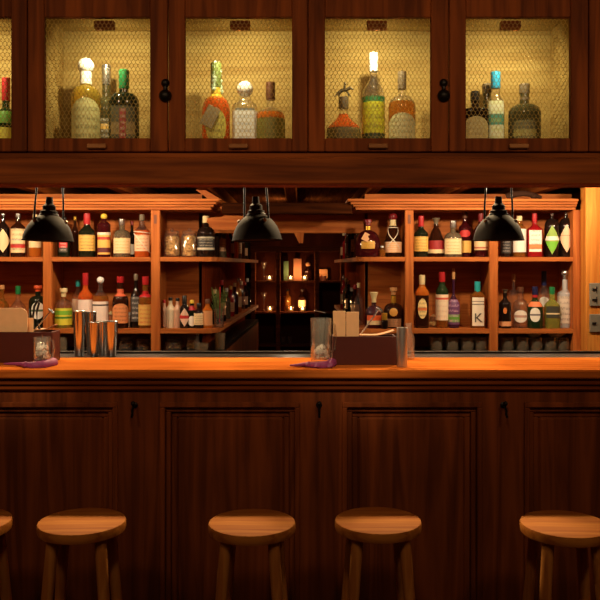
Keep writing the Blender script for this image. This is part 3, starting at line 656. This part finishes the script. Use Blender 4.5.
# --- passage side shelves: bottles going back along both walls
for side, base, names in ((-1, Z1, 'upper left'), (-1, Z2, 'lower left'), (1, Z1, 'upper right'), (1, Z2, 'lower right')):
    gls = ['dark', 'wine', 'brown', 'smoke', 'amber', 'dgreen', 'red', 'clear']; caps = ['red', 'cream', 'silver', 'cork', 'gold', 'white']
    words_ = ['first', 'second', 'third', 'fourth', 'fifth', 'sixth', 'seventh', 'eighth', 'ninth', 'tenth']
    n = 9 if side < 0 else 6
    for k in range(n):
        yy = (5.42 if side < 0 else 5.38)+k*(.27 if side < 0 else .38)+random.uniform(-.02, .02)
        f = (yy-5.1)/(8.05-5.1)
        X = (-.565+.09*f-.01) if side < 0 else (.395+.005*f)
        if k == 0 and side < 0: X -= .01
        gi = gls[(k*3+(side > 0)*2+(base == Z2)*5) % 8]; ci = caps[(k*5+(base == Z2)) % 6]; col = {'wine': 'dark red', 'smoke': 'grey', 'dgreen': 'dark green', 'amber': 'amber', 'dark': 'black'}.get(gi, gi)
        px = 300+F*X/yy; hh = random.uniform(.22, .30)
        bottle(px, HY-(base+hh-EYE)*F/yy, .062*F/yy, yy, base, '%s bottle with %s cap, %s from the front, %s passage shelf' % (col, ci, words_[k], names), gi, .58, .76, .36,
               cap=('cyl', ci, .12), lab=('rect', .16, .46, 1.2, LM(rgb(196, 150, 110), None, ink=INK)) if k % 2 else None, group='bottles on the %s passage shelf' % names)

# --- glasses and clip jars on the worktop
g = 'tumblers and jars on the back worktop'
def tumbler_at(px, top, w, D, z, label, gl='lit_clear', group=None):
    H = PZ(top, D)-z; r = w*D/F/2
    m = MB().lathe([(r*.80, 0), (r*.86, .004), (r, H), (r*.93, H), (r*.78, H*.12), (r*.1, H*.10)], n=18, caps=True)
    o = m.build('glass_tumbler', G[gl], None, 35); o.location = (PX(px, D), D, z); return tag(o, label, 'glass', group)
tumbler_at(63, 337, 9, 5.04, Z3, 'small tumbler on the worktop under the lime-labelled bottle', group=g)
def clipjar(px, w, label):
    D = 5.10; X = PX(px, D); r = w*D/F/2; H = PZ(335.5, D)-Z3
    t = thing('clip_jar', label, 'jar', (X, D, Z3), 'clip-top jars on the back worktop')
    MB().lathe([(r*.9, 0), (r, .006), (r, H*.62), (r*.84, H*.76), (r*.78, H*.76), (r*.92, H*.6), (r*.92, .008), (r*.7, .006)], n=20, caps=False).build('jar_body', G['clear'], t, 35)
    MB().lathe([(r*.84, H*.78), (r*.9, H*.82), (r*.86, H*.9), (r*.4, H*.98)], n=20).build('lid', G['clear'], t, 35)
    q = MB(); 
    for i in range(30):
        a = random.random()*6.28; rr = r*.74*math.sqrt(random.random()); q.ball((rr*math.cos(a), rr*math.sin(a), .014+random.random()*H*.3), .009, 6, 4, .8, .2)
    q.build('contents', P_['popcorn'], t, 30)
    MB().tube([(math.cos(a)*r*.9, math.sin(a)*r*.9, H*.77) for a in [2*PI*k/16 for k in range(16)]], .0018, 5, closed=True).build('wire_clip', STEEL, t)
clipjar(126, 17, 'clip-top jar under the orange-labelled bottle'); clipjar(143, 15, 'clip-top jar left of the second post on the worktop')
clipjar(173.5, 19, 'wide clip-top jar right of the second post')
clipjar(191, 11, 'narrow clip-top jar under the small bottles')
bottle(197.5, 331, 6, 5.02, Z3, 'tiny clear bottle on the worktop below the small bottles', 'clear', .4, .6, .5, cap=('cyl', 'silver', .2), group=g)
tumbler_at(202, 343, 13, 4.98+.08, Z3, 'short clear tumbler on the worktop below the rounded shelf', group=g)
tumbler_at(220, 333, 11, 5.14, Z3, 'clear tumbler at the rounded end of the worktop', group=g)
# glass dishes on the right worktop
w0 = tumbler_at(436, 337, 15, 5.08, Z3, 'left glass dish in the row on the right worktop', group='glass dishes on the right worktop')
dl = ['second glass dish on the right worktop', 'third glass dish on the right worktop', 'fourth glass dish, left of the right post', 'first glass dish right of the right post', 'glass dish second from the right post',
      'glass dish below the cream bowls, left', 'glass dish below the cream bowls, right', 'glass dish at the far right of the worktop']
for i, px in enumerate((452, 467, 481, 507, 522, 536, 550, 563)):
    c = w0.copy(); COL.objects.link(c); c.location = (PX(px, 5.08), 5.08, Z3); c['label'] = dl[i]
for px, w, lab in ((534, 15, 'small cream bowl on a glass dish, left of the pair'), (556, 20, 'wide cream bowl on glass dishes at the right end')):
    r = w*5.08/F/2; z = PZ(337, 5.08)+.0005
    q = MB().lathe([(r*.5, 0), (r*.9, .016), (r, .032), (r*.94, .034), (r*.5, .036), (r*.1, .038)], n=22); o = q.build('cream_bowl', plain('cream_bowl', rgb(206, 170, 120), .5), None, 60)
    o.location = (PX(px, 5.08), 5.08, z); tag(o, lab, 'bowl', 'cream bowls on the glass dishes')

# ------------------------------------------------------------------ bottles in the display cabinets
g = 'bottles in the display cabinets'
ZC, YC = 2.0, 3.17
bottle(86, 58, 29, YC, ZC, 'yellow tequila bottle with a white round stopper and big cream label', 'gold', .54, .68, .38, 'round', lab=('arch', .02, .52, 1.2, LM(rgb(206, 200, 140), None, ink=rgb(70, 70, 40))), cap=('ball', 'white', .14), wrap=(.70, .84, 'white'), group=g)
bottle(106.5, 65, 24, 3.24, ZC, 'dark olive bottle with a silver cap beside the yellow bottle', 'olive', .46, .62, .34, 'round', lab=('rect', .02, .34, 1.2, LM(rgb(90, 84, 60), YEL, .6, .8, WHT)), cap=('cyl', 'silver', .24), group=g)
bottle(124, 70, 30, 3.15, ZC, 'wide dark bottle with a dark green cap and red-marked side', 'dgreen', .56, .70, .3, 'round', 2.6, .8, lab=('rect', .03, .50, .8, LM(rgb(86, 84, 62), rgb(150, 130, 90), .2, .55, rgb(40, 40, 30))), lab2=('rect', .06, .46, .2, LM(rgb(150, 40, 36), None, ink=WHT)), cap=('cyl', 'green', .25), group=g)
patch_o = bpy.data.objects  # noqa
bottle(6, 78, 18, YC, ZC, 'green bottle with a red top, partly cut off by the left edge', 'green', .3, .56, .4, 'round', lab=('rect', .02, .26, 1.3, LM(rgb(214, 206, 80))), lab2=('rect', .32, .5, 1.2, LM(GRN)), cap=('cyl', 'red', .34), group=g)
# cabinet 2
t, H, r, pr = bottle(216, 63, 28, YC, ZC, 'orange bottle with a hanging grey tag and a leafy sculpted stopper', 'orange', .42, .60, .34, 'round', lab=('oval', .02, .42, .8, LM(rgb(196, 186, 90), None, ink=rgb(70, 60, 30))), cap=('cyl', 'leaf', .30), wrap=(.56, .72, 'yellow'), group=g)
fs_ = MB()
for i in range(34):
    zz = H*(.66+.34*i/34); a = i*2.1; rr = .019*(1.1-.45*i/34); fs_.ball((rr*math.cos(a)*.8, rr*math.sin(a)*.8, zz), random.uniform(.008, .013), 7, 5, 1.1, .15)
fs_.build('sculpted_stopper', plain('stopper_glaze', rgb(170, 190, 160), .3), t, 40)
tg = MB(); tg.box(-.026, .026, -.002, .002, -.042, .042, .001); o = tg.build('paper_tag', plain('grey_tag', rgb(150, 132, 100), .7), t); o.location = (-.022, -r-.012, H*.32); o.rotation_euler = (-.1, .45, 0)
bottle(245, 81, 25, YC, ZC, 'square clear bottle with a white glowing cap and white label', 'white', .60, .72, .44, 'cos', 4.5, .8, lab=('rect', .03, .56, .68, LM(rgb(236, 236, 232), rgb(110, 110, 100), .94, 1.0, rgb(130, 130, 130))), cap=('ball', 'white', .2), fill=.62, neckgl='clear', group=g)
bottle(270.5, 82.5, 29, YC, ZC, 'orange squat bottle with a brown cap and olive label', 'amber', .42, .60, .28, 'round', lab=('rect', .02, .42, 1.4, LM(rgb(120, 112, 44), None, ink=rgb(90, 80, 30))), cap=('cyl', 'brown', .27), fill=.66, group=g)
# cabinet 3
t, H, r, pr = bottle(343.5, 97, 34, YC, ZC, 'squat orange bottle with a dark metal rider on its stopper', 'orange', .30, .66, .26, 'cos', 2.6, 1, lab=('rect', .02, .34, 1.25, LM(rgb(108, 94, 52), None, ink=rgb(60, 50, 26))), cap=('cyl', 'grey', .24), fill=.8, group=g)
hf = MB(); z = H
hf.tube([(-.016, 0, z), (-.006, 0, z+.010), (.008, 0, z+.012), (.018, 0, z+.018)], .0055, 8, .004)     # horse trunk and neck
hf.tube([(.018, 0, z+.018), (.026, 0, z+.012)], .004, 6, .0025); hf.tube([(.002, 0, z+.012), (.003, 0, z+.024)], .004, 6, .003); hf.ball((.004, 0, z+.028), .004, 8, 5)
for a, b_ in ((-.012, -.024), (-.008, -.012), (.008, .020), (.01, .014)): hf.tube([(a, 0, z+.008), (b_, 0, z-.006)], .0022, 5, .0016)
hf.v = [(x*1.5, y*1.5, z+(q-z)*1.5+.010) for x, y, q in hf.v]
hf.build('rider_figure', plain('pewter', rgb(90, 80, 62), .4, .7), t, 50)
bottle(373.5, 53, 22, YC, ZC, 'tall bottle with a glowing white cap and green and yellow label', 'olive', .56, .74, .36, 'cos', lab=('rect', .03, .52, 1.45, LM(rgb(196, 190, 40), rgb(50, 60, 26), .08, .2, rgb(30, 40, 24), rgb(40, 120, 60), .88, 1)), cap=('cyl', 'white', .20), fill=.62, neckgl='clear', group=g)
bottle(402, 71.5, 27, YC, ZC, 'golden bottle with a silver neck and slanted pale label', 'whisky', .52, .68, .28, 'round', lab=('arch', .03, .42, 1.2, LM(rgb(206, 196, 150), None, ink=rgb(100, 110, 70))), cap=('cyl', 'grey', .24), fill=.72, group=g)
# cabinet 4
bottle(475, 91.5, 27, YC, ZC, 'black squat bottle with a domed tan label beside the blue-capped bottle', 'dark', .64, .74, .30, 'cos', 3.2, .8, lab=('arch', .02, .52, .85, LM(rgb(176, 158, 110), None, ink=rgb(120, 100, 60))), cap=('cyl', 'black', .18), group=g)
bottle(495.5, 72, 17, YC+.02, ZC, 'clear bottle with a bright blue cap and a green-marked pale label', 'clear', .58, .70, .5, 'cos', 3, .9, lab=('rect', .02, .60, .85, LM(rgb(206, 206, 176), rgb(70, 130, 110), .45, .7, rgb(180, 190, 100))), cap=('cyl', 'blue', .22), group=g)
bottle(487, 84, 14, 3.28, ZC, 'dark bottle half hidden behind the blue-capped bottle', 'olive', .5, .7, .6, cap=('cyl', 'grey', .14), group=g)
bottle(524.5, 84, 32, YC, ZC, 'big dark round-shouldered bottle with a framed square label', 'olive', .52, .68, .28, 'round', lab=('rect', .05, .38, .72, LM(rgb(92, 88, 60), rgb(160, 150, 90), .25, .55, rgb(180, 170, 120))), cap=('cyl', 'grey', .16), wrap=(.74, .78, 'grey'), group=g)

# ------------------------------------------------------------------ pendant lamps
def lamp(label):
    t = thing('pendant_lamp', label, 'lamp', (0, 0, 0), 'black pendant lamps over the counter')
    R = .108
    prof = [(R, 0), (R*.99, .012), (R*.93, .035), (R*.84, .058), (R*.70, .080), (R*.55, .096), (R*.40, .108), (R*.34, .112), (R*.34, .128), (R*.26, .132), (R*.26, .150), (R*.16, .160), (R*.13, .190)]
    inner = [(r-.003, z) for r, z in prof[:8]]
    m = MB(); m.lathe(prof, n=32, caps=False); i = len(m.v)
    m.v.append((0, 0, .190)); m.f += [(i-32+k, i-32+(k+1) % 32, i) for k in range(32)]
    so = m.build('shade', SHADE, t, 40)
    MB().tube([(R*math.cos(a), R*math.sin(a), 0) for a in [2*PI*k/32 for k in range(32)]], .003, 6, closed=True).build('rim', SHADE, so, 60)
    m = MB(); m.lathe(inner, n=32, caps=False); m.build('shade_lining', WHITEEN, so, 60)
    for k in range(3):
        m = MB(); m.lathe([(R*.37, .108-.0), (R*.39, .112), (R*.37, .116)], n=24, caps=False)
    m.build('neck_ring', BLACKM, so, 60)
    m = MB(); m.ball((0, 0, .060), .026, 14, 9, 1.1); m.build('bulb', plain('unlit_bulb', rgb(120, 100, 80), .2), t, 60)
    for s in (-1, 1):
        m = MB(); X = s*.062
        m.tube([(X, 0, .088), (s*.060, 0, .16), (s*.055, 0, .24), (s*.05, 0, .5)], .0045, 8); m.build('suspension_rod', BLACKM, t, 50)
        m = MB(); m.lathe([(.007, 0), (.009, .003), (.005, .008)], n=10); m.v = [(x+s*.066, -z-.035, y+.082) for x, y, z in m.v]; m.build('bolt', STEELD, t, 40)
    return t
SHADE = plain('shade_enamel', rgb(24, 16, 11), .75, spec=.1)
l0 = lamp('black dome pendant lamp in front of the right shelving')
LD = 3.5
spots = [(498.5, 240, 0, 'black dome pendant lamp in front of the right shelving'), (48, 240.5, .06, 'black dome pendant lamp in front of the left shelving'), (257, 240, -.06, 'black dome pendant lamp beside the dark passage')]
for i, (px, py, tl, lab) in enumerate(spots):
    o = l0 if i == 0 else copytree(l0)
    o.location = (PX(px, LD), LD, PZ(py, LD)); o.rotation_euler = (0, tl*.6, 0 if i == 0 else .5*(1 if i == 1 else -1)); o['label'] = lab

# ------------------------------------------------------------------ things on the counter
def napkin(name, label, x0, x1, y, z):
    m = MB(); n = 12
    for k in range(n+1):
        x = x0+(x1-x0)*k/n; zz = z+.022*max(0, (k/n-.45))**1.4*2
        for d in (0, .06): 
            for th in (0, .003): m.v.append((x, y+d, zz+th))
    for k in range(n):
        a = 4*k; m.f += [(a, a+4, a+6, a+2), (a+1, a+3, a+7, a+5), (a, a+1, a+5, a+4), (a+2, a+6, a+7, a+3)]
    m.f += [(0, 2, 3, 1), (4*n, 4*n+1, 4*n+3, 4*n+2)]
    return tag(m.build(name, plain('paper_napkin', rgb(176, 124, 82), .8), None, 40), label, 'napkin')
def caddy(x0, x1, yt, yd, label):
    D = yd; a, b = PX(x0, D), PX(x1, D); zt_ = PZ(yt, D)
    t = thing('wooden_caddy', label, 'box', ((a+b)/2, D, CT), 'dark caddies on the counter'); h = zt_-CT; w = (b-a)/2; dp = .11
    MB().box(-w, w, 0, .008, 0, h, .002).build('front_side', W_BOX, t); MB().box(-w, w, dp-.008, dp, 0, h, .002).build('back_side', W_BOX, t)
    MB().box(-w, -w+.008, .008, dp-.008, 0, h, .002).build('end_side', W_BOX, t); MB().box(w-.008, w, .008, dp-.008, 0, h, .002).build('end_side', W_BOX, t)
    MB().box(-w+.008, w-.008, .008, dp-.008, 0, .008).build('bottom', W_BOX, t)
    return t, a, b, h
DC = 3.17
caddy(-20, 52, 332, DC+.05, 'dark oxblood wooden caddy at the left end of the counter')
caddy(333, 397, 336.5, DC-.02, 'dark oxblood wooden caddy beside the steel tumbler')
# menu cards standing in them
CARD = plain('kraft_card', rgb(226, 176, 124), .7)
def card(x0, x1, yt, D, label, z0, nm='menu_card', round_=False, th=.006):
    a, b = PX(x0, D), PX(x1, D); z1 = PZ(yt, D)
    pts = [(a, z0), (b, z0)]
    if round_: pts += [(b, z1-.03), (b-.006, z1-.012), (b-.018, z1-.003), (b-.03, z1)]
    else: pts += [(b, z1)]
    pts += [(a, z1)]
    tag(MB().prism(pts, D, D+th).build(nm, CARD), label, 'menu', 'kraft menu cards in the caddies')
z0 = CT+.009
card(-14, 27.5, 308, 3.25, 'broad kraft menu card with a rounded corner in the left caddy', z0, round_=True)
card(-12, 33, 318, 3.275, 'darker lower card edge behind the left menu card', z0)
card(332.5+.6, 345.6, 311, 3.17, 'left of the two kraft menu cards in the right caddy', z0)
card(346.3, 359, 312, 3.17, 'right of the two kraft menu cards in the right caddy', z0)
napkin('paper_napkin', 'stack of tan napkins curling up in the left caddy', PX(29, 3.24), PX(50, 3.24), 3.262+.025, PZ(331, 3.24)).rotation_euler = (0, 0, 0)
napkin('paper_napkin', 'tan napkins curling up in the right caddy towards the steel tumbler', PX(360, 3.2), PX(394, 3.2), 3.18, PZ(335.5, 3.2))
# sunglasses-like black strap beside the left card
m = MB(); D = 3.262; m.tube([(PX(x, D), D+.04, PZ(y, D)) for x, y in ((31, 331), (29.5, 318), (31, 307), (34.5, 301), (36, 303), (33.5, 312), (34, 324), (37, 331))], .005, 8)
tag(m.build('black_strap', BLACK, None, 50), 'black looped strap standing behind the left menu card', 'strap')
def spoon(pts, D, label, tip):
    t = MB(); P = [(PX(x, D), D, PZ(y, D)) for x, y in pts]; t.tube(P, .003, 8, .003); x, y, z = P[-1]
    d = (Vector(P[-1])-Vector(P[0])).normalized(); q = Vector((d.z, 0, -d.x))
    t.tube([tuple(Vector(P[-1])-q*.014), tuple(Vector(P[-1])+q*.014)], .0055, 8)
    return tag(t.build('cocktail_muddler', STEEL, None, 50), label, 'bar tool', 'steel bar tools in the caddies')
spoon([(33, 332), (51, 311)], 3.30, 'thin brassy bar tool leaning out of the left caddy', 0)
spoon([(361, 334), (379, 309.5)], 3.20, 'steel bar tool with a cross head leaning in the right caddy', 0)
# steel tumbler
r = 5.3*3.10/F; m = MB().lathe([(r*.96, 0), (r, .004), (r, PZ(327.5, 3.10)-CT), (r*.9, PZ(327.5, 3.10)-CT), (r*.88, .01), (r*.2, .008)], n=28)
o = m.build('steel_tumbler', plain('satin_steel', rgb(214, 208, 200), .36, .9), None, 35); o.location = (PX(402, 3.10), 3.10, CT); tag(o, 'tall brushed steel tumbler at the right end of the caddy', 'tumbler')
# small glass carafe behind it
r = .026; m = MB().lathe([(r*.9, 0), (r, .005), (r, .09), (r*.55, .115), (r*.5, .14), (r*.6, .150), (r*.5, .150), (r*.42, .13), (r*.85, .085), (r*.85, .01)], n=20)
o = m.build('glass_carafe', G['clear'], None, 35); o.location = (PX(408.5, 3.36), 3.36, CT); tag(o, 'small clear glass carafe behind the steel tumbler', 'carafe')
# shakers on the service ledge
gsx = 'steel mixing tins on the service ledge'
ZL = CT-.004
def shaker(px, top, w, D, label):
    r = w*D/F/2; H = PZ(top, D)-ZL
    m = MB().lathe([(r*.72, 0), (r*.76, .004), (r*.98, H-.004), (r*1.03, H-.002), (r*1.0, H), (r*.92, H-.002), (r*.70, .01), (r*.1, .008)], n=26)
    o = m.build('mixing_tin', STEEL, None, 35); o.location = (PX(px, D), D, ZL); tag(o, label, 'mixing tin', gsx)
shaker(79.5, 311, 13, 3.50, 'tallest steel mixing tin, leftmost of the cluster'); shaker(91, 311.5, 11, 3.56, 'tall steel tin behind, second from the left')
shaker(94, 322, 11, 3.47, 'short steel tin at the front of the cluster'); shaker(102.5, 321, 10, 3.54, 'short steel tin at the back between the others')
shaker(111.5, 321, 13, 3.49, 'short broad steel tin, rightmost of the cluster')
# glass mugs with crystals and purple ribbon
def mug(px, top, w, D, label, tall):
    X = PX(px, D); H = PZ(top, D)-CT; r = w*D/F/2
    t = thing('glass_jug' if tall else 'glass_mug', label, 'jug' if tall else 'mug', (X, D, CT+.0))
    MB().lathe([(r*.9, .012), (r, .018), (r*.98, H*.5), (r, H), (r*.93, H), (r*.91, H*.5), (r*.9, .026), (r*.1, .024)], n=24).build('body', G['clear'], t, 35)
    MB().tube([(r*.98, 0, H*.9), (r*1.3, 0, H*.86), (r*1.42, 0, H*.6), (r*1.3, 0, H*.35), (r*.98, 0, H*.28)], .0045, 8).build('handle', G['clear'], t, 60)
    q = MB()
    for i in range(26 if tall else 18):
        a = random.random()*6.28; rr = r*.66*math.sqrt(random.random()); q.ball((rr*math.cos(a), rr*math.sin(a), .036+random.random()*H*(.2 if tall else .45)), .010, 5, 3, 1, .3)
    q.build('ice', G['ice'], t)
    if tall:
        MB().tube([(r*.2, 0, .04), (r*.5, 0, H+.02), (-r*.6, 0, H+.03)], .0028, 6).build('spout', STEEL, t, 50)
    else:
        q = MB(); q.ball((0, 0, H*.62), r*.3, 10, 6); q.lathe([(r*.1, H*.7), (r*.06, H*1.1)], n=8); q.build('stirrer', STEEL, t, 50)
    return X, r
mug(42, 337, 17, 3.12, 'small glass mug of ice by the left caddy', False)
mug(321, 318, 21, 3.14, 'tall glass jug of ice left of the right caddy', True)
def ribbon(pts, D, label):
    m = MB(); P = [Vector((PX(x, D), D+dy, CT+.009)) for x, dy in pts]
    m.tube(P, .021, 10, .003)
    for q in P[:4]: m.ball((q.x, q.y, CT+.010), random.uniform(.014, .020), 8, 5, .8, .25)
    for v in range(len(m.v)):
        x, y, z = m.v[v]; m.v[v] = (x, y, max(CT+.0005, z))
    o = m.build('velvet_cord', P_['magenta'], None, 60); return o
for cx, pts, lab in ((42, ((51, .03), (47, -.045), (38, -.055), (30, -.045), (24, -.02), (14, -.005), (4, 0)), 'purple cloth ribbon coiled at the foot of the small glass mug'),
                     (321, ((332, .02), (328, -.05), (318, -.06), (309, -.04), (304, -.025), (297, -.05), (290, -.055)), 'purple cloth ribbon trailing left from the tall glass jug')):
    tag(ribbon(pts, 3.12, lab), lab, 'ribbon', 'purple ribbons on the counter')
for o in bpy.data.objects:
    if o.name.startswith('velvet_cord'): o.name = o.name.replace('velvet_cord', 'cloth_ribbon')

# ------------------------------------------------------------------ far shelf contents
def fz(py): return PZ(py, FD)
gf = 'tea lights on the far shelf'
def tea(px, py, glassc, label):
    z = fz(py); X = PX(px, FD+.08); t = thing('tea_light', label, 'candle', (X, FD+.08, z), gf)
    MB().lathe([(.026, 0), (.030, .004), (.036, .055), (.033, .055), (.027, .008), (.002, .006)], n=16).build('holder', glassc, t, 35)
    MB().lathe([(.018, .008), (.018, .022)], n=12).build('wax', P_['cream'], t, 35)
    MB().lathe([(.001, .024), (.006, .030), (.004, .040), (.0005, .050)], n=8).build('flame', plain('flame', (1, .6, .2, 1), .5, emit=(1, .50, .16, 1), es=60), t, 60)
    l = bpy.data.lights.new('candle_light', 'POINT'); l.energy = .8; l.color = (1, .5, .2); l.shadow_soft_size = .012
    lo = bpy.data.objects.new('candle_light', l); COL.objects.link(lo); lo.location = (X, FD+.04, z+.10)
tg_ = G['clear']
for px, py, lab in ((269.5, 281, 'tea light in glass, top shelf of the far unit, left bay'), (290.5, 281, 'tea light beside the green box on the far shelf'), (304.5, 281, 'tea light right of the tall striped box on the far shelf'),
                    (323, 281, 'purple-tinted tea light in the right bay of the far shelf'), (270, 312, 'tea light in the left bay of the middle far shelf'), (291, 312, 'tea light by the tan bottle on the middle far shelf'), (302.5, 312, 'tea light in front of the dark far bottle')):
    tea(px, py, G['pink'] if px == 323 else tg_, lab)
def martini(px, py, top, label):
    z = fz(py); H = fz(top)-z
    m = MB().lathe([(.03, 0), (.03, .003), (.004, .008), (.004, H*.6), (.036, H*.98), (.034, H), (.004, H*.64)], n=16)
    o = m.build('cocktail_glass', G['clear'], None, 35); o.location = (PX(px, FD+.12), FD+.12, z); tag(o, label, 'glass', 'cocktail glasses on the far shelf')
martini(264, 281, 262, 'stemmed cocktail glass on the top far shelf'); martini(264, 312, 293, 'stemmed cocktail glass on the middle far shelf')
def fbox(px, w, py, top, mat, label, nm='gift_box', dy=.12, d=.05, z=None):
    x0, x1 = PX(px-w/2, FD+dy), PX(px+w/2, FD+dy); zz = fz(py) if z is None else z
    o = MB().box(x0, x1, FD+dy, FD+dy+d, zz, PZ(top, FD+dy), .003).build(nm, mat); return tag(o, label, 'box', 'boxes on the far shelf')
fbox(286, 5, 281, 261, plain('box_green', rgb(90, 120, 80), .6), 'narrow green box on the top far shelf')
fbox(297.5, 8, 281, 258.5, plain('box_pink', rgb(196, 130, 90), .6), 'tall pinkish box on the top far shelf')
fbox(323, 9.5, 281, 269, plain('box_tan', rgb(150, 104, 54), .6), 'tan box in the right bay of the far shelf', dy=.14)
bottle(287.5, 289, 7, FD+.13, fz(312), 'tan bottle on the middle far shelf', 'whisky', .6, .8, .4, group='bottles on the far shelf')
bottle(302, 289, 8, FD+.14, fz(312), 'dark bottle with a pale label on the middle far shelf', 'brown', .6, .8, .4, cap=('cyl', 'silver', .1), lab=('rect', .2, .5, 1.2, LM(CREAM)), group='bottles on the far shelf')
bottle(308, 262, 8, FD+.15, fz(281), 'bottle with a round tan stopper on the top far shelf', 'brown', .5, .66, .4, cap=('ball', 'tan', .2), group='bottles on the far shelf')
for px, lab in ((257.5, 'tumbler in the left bay of the lowest far shelf'), (283, 'left tumbler in the centre bay of the lowest far shelf'), (290, 'right tumbler in the centre bay of the lowest far shelf')):
    r = .03; o = MB().lathe([(r*.8, 0), (r, .08), (r*.92, .08), (r*.7, .01)], n=14).build('far_tumbler', G['clear'], None, 35); o.location = (PX(px, FD+.06), FD+.06, fz(345)); tag(o, lab, 'glass', 'tumblers on the far shelf')

# ------------------------------------------------------------------ stools
def make_stool():
    t = thing('bar_stool', '', 'stool', (0, 0, 0), 'wooden stools in front of the bar')
    R, H = .141, .70
    MB().lathe([(R*.93, H-.034), (R*.985, H-.031), (R, H-.022), (R, H-.008), (R*.985, H-.002), (R*.96, H)], n=56).build('seat', W_STOOL, t, 35)
    for sx in (-1, 1):
        for sy in (-1, 1):
            a = Vector((sx*.074, sy*.078, H-.030)); b = Vector((sx*.125, sy*.13, 0))
            m = MB(); m.tube([a, a.lerp(b, .35), a.lerp(b, .7), b], .0190, 14, .0165)
            for i in range(len(m.v)): x, y, z = m.v[i]; m.v[i] = (x, y, max(0, min(z, H-.032)))
            m.build('leg', W_LEG, t, 50)
    for s in (-1, 1):
        k = .62
        MB().tube([(s*(.074+.051*k), -(.078+.052*k), H*(1-k)), (s*(.074+.051*k), (.078+.052*k), H*(1-k))], .011, 10).build('stretcher', W_LEG, t, 50)
    return t
st = make_stool()
sl = [(-33, 2.6, .04, 'round wooden stool cut off by the left edge of the photo'), (82, 2.60, .05, 'round wooden stool under the left lamp, all four legs showing'), (252, 2.59, -.03, 'round wooden stool left of the photo centre'),
      (378, 2.61, .02, 'round wooden stool right of the photo centre'), (565, 2.575, -.04, 'round wooden stool at the right edge, nearest the corner')]
for i, (px, D, rz, lab) in enumerate(sl):
    o = st if i == 0 else copytree(st)
    o.location = (PX(px, D), D, 0); o.rotation_euler = (0, 0, rz); o['label'] = lab

# ------------------------------------------------------------------ lights
def light(kind, loc, e, col, size=.05, rot=None, spot=None, blend=.3, sy=None):
    l = bpy.data.lights.new('lamp_and_fill_light', kind); l.energy = e; l.color = col
    if kind == 'AREA':
        l.size = size
        if sy: l.shape = 'RECTANGLE'; l.size_y = sy
    else: l.shadow_soft_size = size
    if spot: l.spot_size = math.radians(spot); l.spot_blend = blend
    o = bpy.data.objects.new('lamp_and_fill_light', l); COL.objects.link(o); o.location = loc
    if rot: o.rotation_euler = rot
    return o
WARM = (1, .77, .50); K1, K2 = 19, 45
for X in (-2.0, -1.42, -.87, .74, 1.28, 1.8):
    light('POINT', (X, 4.42, 1.975), K1, WARM, .025)
# downlights above the work aisle, lighting the counter top
for X in (-1.42, -.87, -.33, .2, .74, 1.28):
    light('SPOT', (X, 3.78, 2.05), K2, (1, .70, .36), .03, (math.radians(-35), 0, 0), 120, .5)
light('POINT', (-.08, 6.9, 1.96), 4, WARM, .03)  # added fill to brighten the passage, no lamp hangs here
# cabinet lamps
for X in (PX(97, 3.0), PX(238, 3.0), PX(378, 3.0), PX(518, 3.0), PX(-40, 3.0)):
    light('SPOT', (X, 3.04, 2.41), 9, (1, .84, .46), .008, (math.radians(58), 0, 0), 150, 1)
# dim room lights on the guests' side
for X in (-1.3, 0, 1.3):
    d = Vector((X, 3.0, 1.78))-Vector((X, .7, 2.8)); o = light('SPOT', (X, .7, 2.8), 42, (1, .66, .36), .15, None, 84, 1)
    o.rotation_euler = d.to_track_quat('-Z', 'Y').to_euler()
for X, tx in ((-.9, -1.12), (.2, .22)):   # added fill spots to brighten the menu cards, no fittings there
    d = Vector((tx, 3.2, 1.22))-Vector((X, 1.0, 2.85)); o = light('SPOT', (X, 1.0, 2.85), 120, WARM, .04, None, 16, .9)
    o.rotation_euler = d.to_track_quat('-Z', 'Y').to_euler()
w = bpy.data.worlds.new('World'); S.world = w; w.use_nodes = True
w.node_tree.nodes['Background'].inputs[0].default_value = (.9, .5, .25, 1); w.node_tree.nodes['Background'].inputs[1].default_value = .01

# ------------------------------------------------------------------ camera and view
cam = bpy.data.cameras.new('Camera'); co = bpy.data.objects.new('Camera', cam); COL.objects.link(co)
co.location = (0, 0, EYE); co.rotation_euler = (PI/2, 0, 0); cam.sensor_width = 36; cam.lens = F/600*36; cam.shift_y = (HY-300)/600
S.camera = co
S.view_settings.view_transform = 'Standard'; S.view_settings.look = 'None'; S.view_settings.gamma = 1; S.view_settings.exposure = 0
S.cycles.max_bounces = 10; S.cycles.transmission_bounces = 8; S.cycles.transparent_max_bounces = 8; S.cycles.sample_clamp_indirect = 3
S.cycles.use_denoising = True
